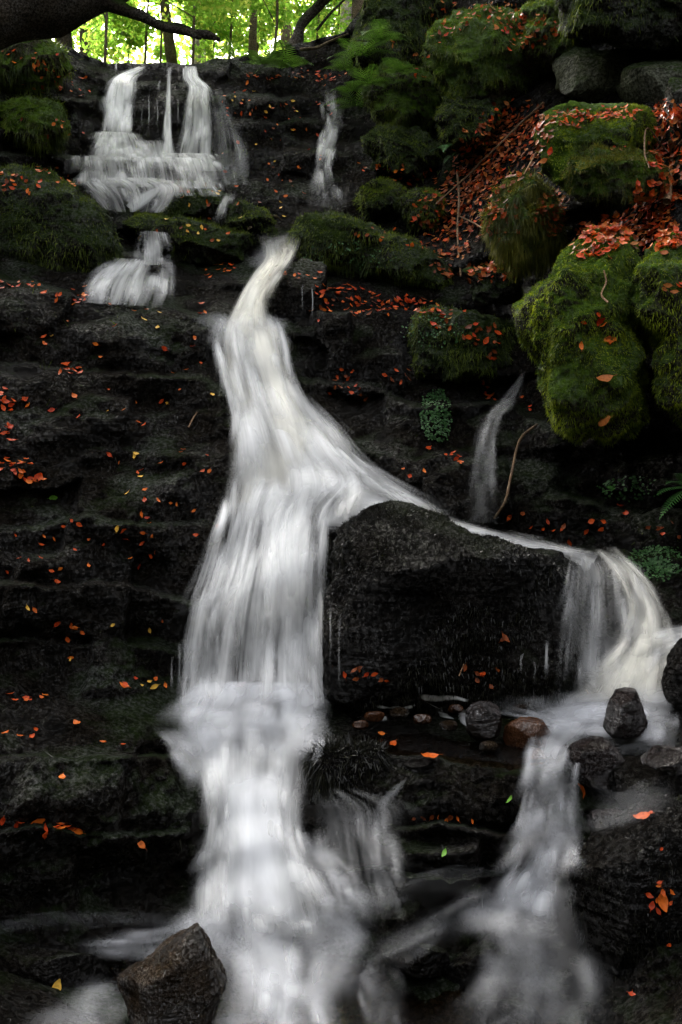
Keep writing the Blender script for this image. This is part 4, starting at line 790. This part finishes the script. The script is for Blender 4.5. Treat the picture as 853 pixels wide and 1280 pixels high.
SPECIAL = [ # x,y,colour,size,label
 (69,1232,'yellow',.075,'curled yellow orange leaf on the low rock at the bottom left'),
 (42,1026,'orange',.09,'largest orange leaf on the lowest left block'),
 (95,908,'orange',.075,'single orange red leaf on the wet flat of the lower left ledge'),
 (155,859,'orange',.065,'orange leaf hanging low on the black wall by the main fall'),
 (192,858,'yellow',.06,'yellow leaf at the foot of the black wall beside the thin threads'),
 (66,620,'green',.06,'green tinged leaf at the left beneath the red drift'),
 (171,570,'yellow',.07,'bright yellow orange leaf in the middle of the left ledges'),
 (180,401,'yellow',.06,'pale yellow leaf hanging from the upper left ledge'),
 (753,521,'salmon',.12,'large curled pinkish brown leaf low on the huge mossy boulder'),
 (755,475,'salmon',.11,'pinkish brown leaf above the lowest one on the huge mossy boulder'),
 (750,400,'red',.07,'round red leaf alone on the green face of the huge mossy boulder'),
 (835,300,'orange',.10,'big orange leaf on the top right of the huge mossy boulder'),
 (607,477,'red',.08,'red leaf above the small right hand fall'),
 (534,563,'red',.08,'single red leaf midway on the black wall right of the main fall'),
 (603,843,'red',.07,'bright red leaf low on the massive black boulder'),
 (630,798,'brown',.07,'dull red leaf standing on end on the massive black boulder'),
 (491,934,'orange',.075,'round orange leaf beside the lip of the ledge pool'),
 (477,921,'orange',.045,'tiny orange leaf left of the round one by the ledge pool'),
 (536,949,'orange',.10,'long orange red leaf bent over the edge of the ledge pool'),
 (730,988,'orange',.09,'orange red leaf at the foot of the glistening oval rock'),
 (806,1024,'orange',.08,'orange leaf at the top edge of the bottom right boulder'),
 (827,1127,'orange',.09,'largest orange leaf on the bottom right boulder'),
 (557,1069,'green',.05,'small yellow green leaf on the broad wet rock'),
 (640,1000,'green',.05,'thin green leaf on the broad wet rock near the right lower fall'),
 (423+283*.5,320+160*.5,'yellow',.05,'round pale yellow leaf alone near the dark mossy block'),
 (776,635,'red',.08,'red leaf on the dark ledge below the ferns'),
 (714,680,'red',.08,'bright red leaf on the ledge where the right stream tips over'),
 (302,860,'red',.075,'dim red leaf showing through the foot of the main fall'),
]
for x, y, c, s, lab in SPECIAL:
    h = hit(x, y)
    if h: placed.append((99, lab, c, x, y, h, s, lab))
placed.sort(key=lambda t: -t[0])
leaf_me = {}
colours = list(LC)
for i, (lv, lf) in enumerate(LV):
    for c in colours: leaf_me[(i, c)] = mesh_from('fallen_leaf', lv, lf, M['leaf_' + c])
CN = {'red': 'bright red', 'orange': 'orange', 'brown': 'dull red brown', 'salmon': 'pale pinkish brown', 'yellow': 'yellow', 'green': 'green'}
bv, bf, bm_ = [], [], []; o_ = 0
def leaf_matrix(h, s, x):
    n = h[1].copy(); up = Vector((0, 0, 1)); d = (n * random.uniform(.7, 1.1) + up * random.uniform(.1, .6) + Vector((random.gauss(0, .25), random.gauss(0, .25), random.gauss(0, .25)))).normalized()
    q = d.to_track_quat('Z', 'X').to_matrix().to_4x4()
    return Matrix.Translation(h[0] + n * random.uniform(.010, .022)) @ q @ Matrix.Rotation(random.uniform(0, 6.283), 4, 'Z') @ Matrix.Scale(s, 4)
for k, (pr, stem, c, x, y, h, s, lab) in enumerate(placed):
    mt = leaf_matrix(h, s, x); i = random.randrange(7)
    if k < 300:
        o = link('fallen_leaf', leaf_me[(i, c)]); o.matrix_world = mt
        if lab: tag(o, lab, 'leaf')
        else: tag(o, f'{CN[c]} fallen leaf {stem}', 'leaf', f'{CN[c]} leaves {stem}')
    else:
        lv, lf = LV[i]; Mx = np.array(mt); bv.append(lv @ Mx[:3, :3].T + Mx[:3, 3]); bf += [tuple(a + o_ for a in f) for f in lf]; bm_ += [colours.index(c)] * len(lf); o_ += len(lv)
o = link('leaf_litter', mesh_from('leaf_litter', np.concatenate(bv), bf, [M['leaf_' + c] for c in colours], midx=bm_)); tag(o, 'red brown autumn leaf litter lying on slopes and ledges', 'leaf litter', kind='stuff')
print('leaves', len(placed))

# ------------------------------------------------------------------ sticks, trunks
def tube(pts, rad, nseg=8, jitter=0, seed=0, closed_tip=True):
    pts = np.array(pts, float); rad = np.array(rad, float)
    # refine
    t = np.arange(len(pts)); n = (len(pts) - 1) * 5 + 1; tn = np.linspace(0, len(pts) - 1, n)
    m = np.gradient(pts, axis=0); k = np.clip(tn.astype(int), 0, len(pts) - 2); u = (tn - k)[:, None]
    p = (2*u**3-3*u**2+1)*pts[k] + (u**3-2*u**2+u)*m[k] + (-2*u**3+3*u**2)*pts[k+1] + (u**3-u**2)*m[k+1]
    r = np.interp(tn, t, rad)
    tg = np.gradient(p, axis=0); tg /= np.linalg.norm(tg, axis=1)[:, None] + 1e-9
    ref = np.array([.3, .9, .25]); a = np.cross(tg, ref); a /= np.linalg.norm(a, axis=1)[:, None] + 1e-9; b = np.cross(tg, a)
    th = np.linspace(0, 2 * math.pi, nseg, endpoint=False)
    V = p[:, None] + r[:, None, None] * (np.cos(th)[None, :, None] * a[:, None] + np.sin(th)[None, :, None] * b[:, None])
    if jitter: V = V + (V - p[:, None]) * (jitter * fbm(V * (1.2 / max(rad.max(), .02)) * .35 + seed, 3))[..., None]
    idx = np.arange(n * nseg).reshape(n, nseg); A = idx[:-1]; Bq = idx[1:]
    Fq = np.stack([A, np.roll(A, -1, 1), np.roll(Bq, -1, 1), Bq], -1).reshape(-1, 4)
    return V.reshape(-1, 3), Fq
def merge(parts):
    V = []; Fc = []; o = 0
    for v, f in parts: V.append(v); Fc.append(f + o); o += len(v)
    return np.concatenate(V), np.concatenate(Fc)
def stick(name, pxs, widths, mat, label, branches=(), lift=.04, cat='twig'):
    pts = []; Ds = []
    hs = [hit(x, y) for x, y in pxs]; D0 = [h[2] if h else 9 for h in hs]
    pts = [P(x, y, d - lift) for (x, y), d in zip(pxs, D0)]
    parts = [tube(pts, [w * np.mean(D0) / F / 2 for w in widths], 7, .2)]
    for bp, bw in branches:
        hb = [(hit(x, y) or (0, 0, 9))[2] for x, y in bp]; parts.append(tube([P(x, y, d - lift) for (x, y), d in zip(bp, hb)], [w * np.mean(hb) / F / 2 for w in bw], 6, .2))
    V, Fq = merge(parts); base = V.mean(0); base[2] = V[:, 2].min()
    o = link(name, mesh_from(name, V - base, Fq, mat), loc=tuple(base)); tag(o, label, cat); return o
stick('stick', [(838,178),(842,200),(838,225),(834,252)], [7,8,9,10], M['stick'], 'thick barkless stick stuck in the litter at the right edge', lift=.1, cat='stick')
stick('twig', [(853,175),(836,190),(810,160),(806,190),(812,210)], [2,2,2,2,1.5], M['twig'], 'thin bent twig standing beside the thick barkless stick', [([(836,160),(822,185),(808,192)], [2,2,1.5])], lift=.12)
stick('twig', [(676,180),(668,195),(655,218)], [2,2,1.5], M['stick'], 'pale twig leaning on the stacked green boulders', lift=.08)
stick('twig', [(572,215),(574,250),(572,290),(576,345)], [3,3,2.5,2], M['twig'], 'long upright twig hanging down the leaf slope', [([(574,270),(595,280),(612,292)], [2,2,1.5])], lift=.12)
stick('twig', [(603,200),(590,215),(575,228),(545,255)], [2.5,2.5,2,1.5], M['twig'], 'twig lying aslant across the leaf slope', lift=.1)
stick('twig', [(680,128),(650,155),(625,180),(604,200)], [2.5,2.5,2.5,2], M['twig'], 'long thin branch lying on the upper leaf slope', lift=.1)
stick('root', [(672,530),(650,550),(640,590),(632,625),(618,648)], [3,3.5,3.5,3,2.5], M['twig'], 'brown root hanging in a curve right of the small fall', lift=.12, cat='root')
stick('twig', [(733,862),(742,876),(754,890)], [1.5,1.8,2], M['twig'], 'forked twig leaning on the upright pointed stone', [([(742,876),(748,864),(751,862)], [1.5,1.2,1])], lift=.1)
stick('twig', [(247,515),(241,524),(236,534)], [1.5,2,1.5], M['stick'], 'short pale twig left of the main fall', lift=.04)
stick('root', [(310,286),(340,270),(352,275)], [3,3,2], M['midbark'], 'short curved root across the dark mid stream boulder', lift=.05, cat='root')
stick('twig', [(755,338),(758,352),(752,368),(760,378)], [1.5,2,2,3], M['stick'], 'pale dead root on the huge mossy boulder', lift=.05, cat='root')
stick('twig', [(580,830),(574,845)], [1.5,1.5], M['stick'], 'tiny pale stalk low on the massive black boulder', lift=.03)

# ------------------------------------------------------------------ ferns and herbs
def frond(base, tipdir, L, droop, np_=16, wid=.32):
    d = np.array(tipdir, float); d /= np.linalg.norm(d); side = np.cross(d, [0, 0, 1.0]); side /= np.linalg.norm(side) + 1e-9
    V = []; Fc = []
    def pt(t): return np.array(base) + d * L * t + np.array([0, 0, -1]) * droop * L * t * t
    for k in range(1, np_ + 1):
        t = k / (np_ + 1) ; w = L * wid * math.sin(math.pi * min(1, .15 + t * .86)) ** .8 * (1 - .25 * t); p0 = pt(t); p1 = pt(t + .45 / np_)
        for s in (-1, 1):
            tip = p0 + side * s * w + d * w * .45 + np.array([0, 0, -1]) * w * .25; m0 = p0 * .5 + tip * .5; hw = (p1 - p0)
            i = len(V); V += [p0, p1, m0 + hw * .8, tip, m0 - hw * .1]; Fc += [(i, i + 1, i + 2, i + 3, i + 4)]
    for k in range(10):
        a, b = pt(k / 10), pt((k + 1) / 10); w = .006 * L / .3; i = len(V); V += [a - side * w, a + side * w, b + side * w * .8, b - side * w * .8]; Fc.append((i, i + 1, i + 2, i + 3))
    return np.array(V), Fc
def fern(px, py, n, L, label, mat, group=None, spread=1.0, D=None, up=.7, dirs=None, lift=.03):
    h = hit(px, py)
    b = np.array(h[0]) if (h and D is None) else P(px, py, D)
    b = b + (np.array([0, -lift, 0]))
    root = empty('fern', b, label, 'fern', group)
    for k in range(n):
        if dirs: dx, dz = dirs[k % len(dirs)]; d = (dx, -.35, dz)
        else:
            a = math.pi * (k + .5) / n + random.uniform(-.2, .2); d = (math.cos(a) * spread, -.55 + random.uniform(-.3, .2), up * (.4 + .6 * math.sin(a)))
        V, Fc = frond((0, 0, 0), d, L * random.uniform(.75, 1.1), random.uniform(.35, .65))
        o = link('frond', mesh_from('frond', V, Fc, mat, smooth=False), parent=root)
    return root
fern(836,606,6,.26,'bright shaded fern under the huge mossy boulder at the right edge', M['fern_under'], dirs=[(-.5,.9),(.1,1),(-1,.25),(-.9,-.3),(.7,.5),(-.75,.6)], lift=.45)
fern(756,612,4,.10,'tiny fern left of the larger one below the huge mossy boulder', M['fern_under'], dirs=[(-.4,.9),(.5,.8),(0,1),(-.8,.3)], lift=.2)
fern(445,136,5,.5,'arching fern on the dark wall right of the wet steps', M['fern'], dirs=[(-.9,.5),(-.5,.9),(.4,.8),(.8,.4),(-1,.1)], lift=.1)
fern(360,88,7,.6,'largest bright fern on the lip between the upper fall and the leaning tree', M['fern'], lift=.1)
fern(330,84,6,.5,'bright fern on the lip right of the upper fall', M['fern'], lift=.1)
fern(295,76,5,.4,'small fern on the lip closest to the upper fall', M['fern'], lift=.1)
for i, (x, y, L_) in enumerate([(434,92,.5),(450,75,.55),(462,110,.45),(478,55,.5),(440,118,.35),(500,95,.4)]):
    fern(x, y, 5, L_, ['fern on the bank just right of the leaning tree','fern below the dark outcrop beside the trees','fern tuft hanging under the dark outcrop','highest fern on the dark outcrop','lowest fern of the bank right of the wet steps','fern between the dark outcrop and the overhanging outcrop'][i], M['fern'], lift=.12, up=.5)
for i, (x, y) in enumerate([(565,185),(575,195)]): fern(x, y, 4, .3, ['drooping fern on the wall left of the leaf slope','drooping fern nearest the leaf slope'][i], M['fern_dark'], lift=.1, up=.1)
def herb(cx, cy, rx, ry, n, label, size=.012, name='herb_patch'):
    V = []; Fc = []
    for _ in range(n):
        a = random.uniform(0, 6.283); r = random.random() ** .6; h = hit(cx + rx * r * math.cos(a), cy + ry * r * math.sin(a))
        if not h: continue
        p = h[0] + h[1] * random.uniform(.01, .04); nn = (h[1] + Vector((0, -.3, .5)) + Vector((random.gauss(0, .3), random.gauss(0, .3), random.gauss(0, .3)))).normalized()
        t1 = nn.orthogonal().normalized(); t1.rotate(Matrix.Rotation(random.uniform(0, 6.28), 3, nn)); t2 = nn.cross(t1); s = size * random.uniform(.6, 1.3); i = len(V)
        for k in range(6): q = k * math.pi / 3; V.append(tuple(p + (t1 * math.cos(q) + t2 * math.sin(q)) * s))
        Fc.append(tuple(range(i, i + 6)))
    o = link(name, mesh_from(name, V, Fc, M['herb'], smooth=False)); tag(o, label, 'ground cover', kind='stuff')
herb(545, 520, 20, 34, 1100, 'patch of tiny round green leaves on the black wall in the middle', .0075)
herb(818, 705, 36, 22, 1100, 'patch of small green leaves right of the ledge above the right fall', .007)
herb(790, 610, 40, 14, 120, 'small leafy herbs below the huge mossy boulder', .010)
herb(540, 415, 40, 20, 100, 'scattered small herbs under the leafy shelf', .009)
herb(440, 320, 60, 20, 90, 'small herbs on the mossy hump above the shelf', .009)

# ------------------------------------------------------------------ trees behind the lip
def crown_cards(cs, n, s, mat_list, name, parent, seed, zmin=None):
    g = np.random.default_rng(seed); c = np.array([q[:3] for q in cs]); r = np.array([q[3] for q in cs]); k = g.integers(0, len(cs), n)
    d = g.normal(size=(n, 3)); d /= np.linalg.norm(d, axis=1)[:, None]; rad = r[k] * g.random(n) ** .45
    p = c[k] + d * rad[:, None] * np.array([1, 1, .6])
    keep = fbm(p * .9 + seed, 2) > -.25; p = p[keep]; n = len(p)
    nn = g.normal(size=(n, 3)) + np.array([0, 0, .8]); nn /= np.linalg.norm(nn, axis=1)[:, None]
    a = np.cross(nn, g.normal(size=(n, 3))); a /= np.linalg.norm(a, axis=1)[:, None]; b = np.cross(nn, a); S = (s * (.6 + .8 * g.random(n)))[:, None]
    V = np.stack([p - a * S, p + b * S * .45, p + a * S, p - b * S * .45], 1).reshape(-1, 3); i = np.arange(n)[:, None] * 4
    mi = (g.random(n) < .22).astype(int)
    return link(name, mesh_from(name, V, np.c_[i, i + 1, i + 2, i + 3], mat_list, smooth=False, midx=mi), parent=parent)
def tree(x, D, py_base, h, r0, label, bark, seed, lean=(0, 0), crown_r=2.4, low=1.2, n=5200, s=.085, group=None, name='tree', mats=None):
    """tapered trunk with limbs, leafy crown from low to the top"""
    g = random.Random(seed); b = P(x, py_base, D)
    root = empty(name, b, label, 'tree', group)
    tp = [(0, 0, -.6)]; 
    for k in range(1, 7): t = k / 6; tp.append((lean[0] * t * h + g.uniform(-.1, .1) * r0 * 6, lean[1] * t * h, t * h))
    parts = [tube(tp, [r0 * 1.1] + [r0 * .8 * (1 - .13 * k) for k in range(1, 7)], 10, .15, seed)]
    cs = []
    for k in range(9):
        t = g.uniform(.16, .95); st = np.array([lean[0] * t * h, lean[1] * t * h, t * h]); a = g.uniform(0, 6.283); l = crown_r * g.uniform(.5, 1.1)
        en = st + np.array([math.cos(a) * l, math.sin(a) * l, l * g.uniform(-.1, .45)]); mid = st * .5 + en * .5 + np.array([0, 0, .15 * l])
        parts.append(tube([st, mid, en], [r0 * .38, r0 * .2, r0 * .05], 5)); cs.append((*en, crown_r * g.uniform(.35, .6))); cs.append((*mid, crown_r * g.uniform(.3, .5)))
    for k in range(7): t = g.uniform(low / h, 1.0); cs.append((lean[0] * t * h + g.uniform(-1, 1) * crown_r * .8, lean[1] * t * h + g.uniform(-1, 1) * crown_r * .7, t * h, crown_r * g.uniform(.3, .6)))
    V, Fq = merge(parts); link('trunk', mesh_from('trunk', V, Fq, bark), parent=root)
    if n: crown_cards(cs, n, s, mats or [M['tree_leaf'], M['tree_leaf_yellow']], 'crown', root, seed)
    return root
bk = [M['midbark'], M['palebark'], M['bark']]
TL = [ # px, D, base row, height, r, bark, lean, crown, group label
 (82, 19, 78, 9, .16, 2, (.02, 0), 2.2, 'dark slim tree left of the upper fall under the leaning trunk'),
 (108, 23, 76, 10, .13, 0, (-.03, 0), 2.2, 'second slim tree left of the upper fall, browner'),
 (218, 22, 72, 11, .12, 0, (-.12, 0), 2.5, 'slim tree leaning left directly above the upper fall'),
 (315, 24, 66, 12, .10, 0, (.0, 0), 2.4, 'thin straight tree above the lip, left of the leaning dark tree'),
 (432, 26, 40, 12, .18, 1, (.0, 0), 2.4, 'pale barked tree right of the leaning dark tree'),
 (450, 20, 36, 11, .22, 0, (.01, 0), 2.3, 'broad brown trunk next to the dark outcrop'),
 (250, 30, 55, 13, .16, 1, (.02, 0), 2.8, 'pale tree far behind the upper fall'),
 (360, 33, 50, 14, .18, 0, (-.03, 0), 3.0, 'far tree seen between the thin straight tree and the leaning one'),
 (40, 30, 60, 13, .2, 0, (.02, 0), 2.9, 'far tree behind the leaning trunk at the left'),
]
for i, (x, D_, pyb, h_, r_, bi, ln, cr_, lb) in enumerate(TL):
    tree(x, D_, pyb, h_, r_, lb, bk[bi], 100 + i, ln, cr_, low=.3, n=7500, s=.06 if D_ < 26 else .085)
# understory saplings that fill the gaps between the trunks
SL = [(130,19,74),(180,21,74),(240,20,72),(285,22,70),(340,20,66),(395,21,55),(200,27,68),(320,29,62),(110,27,70),(420,28,50),(265,27,66),(160,35,62),(350,37,56)]
wh = ['left of the upper fall','behind the left half of the upper fall','behind the right half of the upper fall','right of the upper fall','behind the lip ferns','at the leaning dark tree','farther back over the upper fall','farther back over the lip ferns','farther back at the left','farther back at the leaning dark tree','farther back right of the upper fall','farthest at the left','farthest at the right']
for i, (x, D_, pyb) in enumerate(SL):
    g = random.Random(i); b = P(x, pyb, D_); root = empty('sapling', b, 'bright leafy sapling ' + wh[i], 'sapling')
    hh = g.uniform(2.6, 3.8); V, Fq = merge([tube([(0, 0, -.5), (.1, 0, hh * .4), (g.uniform(-.4, .4), 0, hh)], [.035, .025, .01], 6)] + [tube([(0.05, 0, hh * t), (g.uniform(-1, 1), g.uniform(-.6, .6), hh * t + .4)], [.015, .005], 4) for t in (.2, .35, .5, .65, .8)])
    link('stem', mesh_from('stem', V, Fq, M['midbark']), parent=root)
    cs = [(g.uniform(-1.3, 1.3), g.uniform(-.8, .8), g.uniform(.1, hh), g.uniform(.4, .75)) for _ in range(11)]
    crown_cards(cs, 4500, .06 if D_ < 24 else .085, [M['tree_leaf'], M['tree_leaf_yellow']], 'foliage', root, 300 + i)
g_ = np.random.default_rng(9); nF = 30000; yy = g_.uniform(40, 62, nF); cx_ = P(270, 40, 1.0)[0]; xx = g_.uniform(-.42, .12, nF) * yy; zz = 2.4 + yy * g_.uniform(.28, .62, nF)
pf = np.c_[xx, yy, zz]; pf = pf[fbm(pf * .35, 2) > -.35]; nF = len(pf); nn_ = g_.normal(size=(nF, 3)); nn_ /= np.linalg.norm(nn_, axis=1)[:, None]; a_ = np.cross(nn_, g_.normal(size=(nF, 3))); a_ /= np.linalg.norm(a_, axis=1)[:, None]; b_ = np.cross(nn_, a_); S_ = g_.uniform(.12, .26, nF)[:, None]
Vf = np.stack([pf - a_ * S_, pf + b_ * S_ * .6, pf + a_ * S_, pf - b_ * S_ * .6], 1).reshape(-1, 3); i_ = np.arange(nF)[:, None] * 4
o = link('far_woodland', mesh_from('far_woodland', Vf, np.c_[i_, i_ + 1, i_ + 2, i_ + 3], [M['tree_leaf'], M['tree_leaf_yellow']], smooth=False, midx=(g_.random(nF) < .35).astype(int))); tag(o, 'mass of sunlit green and yellow woodland far behind the lip', 'woodland', kind='stuff')
# leaning dark tree
b = P(376, 50, 14.4); root = empty('tree', b, 'dark mossy tree leaning right on the lip at the top centre', 'tree')
def loc_(px, py, D): return P(px, py, D) - b
V, Fq = merge([tube([loc_(368, 62, 14.4), loc_(373, 46, 14.4), loc_(378, 30, 14.4), loc_(392, 14, 14.4), loc_(412, -6, 14.4), loc_(450, -40, 14.4), loc_(500, -110, 14.6)], [.13, .085, .075, .07, .065, .06, .05], 10, .25, 3),
    tube([loc_(392, 14, 14.4), loc_(402, -2, 14.3), loc_(415, -20, 14.2)], [.04, .03, .025], 6), tube([loc_(396, 38, 14.3), loc_(412, 18, 14.2), loc_(432, -2, 14.1), loc_(440, -14, 14)], [.02, .018, .015, .01], 6)])
link('trunk', mesh_from('trunk', V, Fq, M['bark']), parent=root)
crown_cards([loc_(470 + 20 * k, -110 - 25 * k, 14.6).tolist() + [1.0] for k in range(5)], 2500, .07, [M['tree_leaf'], M['tree_leaf_yellow']], 'crown', root, 55)
stick('branch', [(375,62),(395,60),(412,52),(436,42)], [4,4,3,2], M['midbark'], 'fallen branch resting on the lip under the leaning tree', lift=.15, cat='branch')
# great leaning trunk in the top left corner
b = P(-330, 260, 9.3); root = empty('tree', b, 'massive dark mossy trunk leaning across the top left corner', 'tree')
V, Fq = merge([tube([loc_(-420, 330, 9.0), loc_(-250, 160, 9.4), loc_(-100, 60, 9.7), loc_(0, 15, 10), loc_(60, -2, 10.1), loc_(120, -20, 10.2), loc_(190, -50, 10.3), loc_(330, -130, 10.6), loc_(480, -260, 11)], [.50, .42, .36, .33, .34, .28, .24, .2, .1], 26, .28, 5)])
link('trunk', mesh_from('trunk', V, Fq, M['bark']), parent=root)
V, Fq = merge([tube([loc_(120, -5, 10.2), loc_(160, 14, 10.1), loc_(182, 22, 10.1), loc_(205, 33, 10.1), loc_(240, 41, 10.1), loc_(258, 43, 10.1), loc_(275, 50, 10.1)], [.10, .055, .05, .045, .04, .04, .02], 10, .3, 8),
   tube([loc_(205, 33, 10.1), loc_(222, 30, 10.1), loc_(246, 40, 10.1)], [.02, .015, .02], 6), tube([loc_(232, 38, 10.1), loc_(246, 46, 10.0), loc_(252, 48, 10)], [.03, .02, .015], 6)])
link('branch', mesh_from('branch', V, Fq, M['bark']), parent=root)
cs = [loc_(300 + 60 * k, -220 - 40 * k, 10.8).tolist() + [1.2] for k in range(4)]
crown_cards(cs, 3000, .07, [M['tree_leaf'], M['tree_leaf_yellow']], 'crown', root, 77)

# ------------------------------------------------------------------ light
SUN_EL, SUN_AZ = 32.0, -28.0      # azimuth measured from +Y towards +X
w = bpy.data.worlds.new('World'); sc.world = w; w.use_nodes = True; nt = w.node_tree; bg = nt.nodes['Background']
st = nt.nodes.new('ShaderNodeTexSky'); st.sky_type = 'NISHITA'; st.sun_disc = False; st.sun_elevation = R(SUN_EL); st.sun_rotation = R(SUN_AZ)
st.air_density = 1.0; st.dust_density = 4.0; st.ozone_density = .6
bw = nt.nodes.new('ShaderNodeRGBToBW'); nt.links.new(st.outputs[0], bw.inputs[0])
tn = nt.nodes.new('ShaderNodeMix'); tn.data_type = 'RGBA'; tn.blend_type = 'MULTIPLY'; tn.inputs['Factor'].default_value = 1; nt.links.new(bw.outputs[0], tn.inputs['A']); tn.inputs['B'].default_value = (1.0, .97, .915, 1)
hz = nt.nodes.new('ShaderNodeMix'); hz.data_type = 'RGBA'; hz.inputs['Factor'].default_value = .82; nt.links.new(st.outputs[0], hz.inputs['A']); nt.links.new(tn.outputs['Result'], hz.inputs['B'])
nt.links.new(hz.outputs['Result'], bg.inputs[0]); bg.inputs[1].default_value = .15
sl = bpy.data.lights.new('sun', 'SUN'); sl.energy = 4.0; sl.angle = R(.6); sl.color = (1, .95, .86)
so = bpy.data.objects.new('sun', sl); col.objects.link(so)
az = R(SUN_AZ); el = R(SUN_EL); sd = Vector((math.sin(az) * math.cos(el), math.cos(az) * math.cos(el), math.sin(el)))
so.rotation_euler = sd.to_track_quat('Z', 'Y').to_euler(); so.location = (0, 0, 30)

sc.view_settings.view_transform = 'Standard'; sc.view_settings.look = 'None'; sc.view_settings.exposure = 3.25; sc.view_settings.gamma = 1
sc.render.engine = 'CYCLES'; sc.cycles.max_bounces = 4; sc.cycles.diffuse_bounces = 3; sc.cycles.glossy_bounces = 2; sc.cycles.transparent_max_bounces = 20
sc.cycles.use_denoising = True; sc.cycles.use_adaptive_sampling = True; sc.cycles.adaptive_threshold = .02
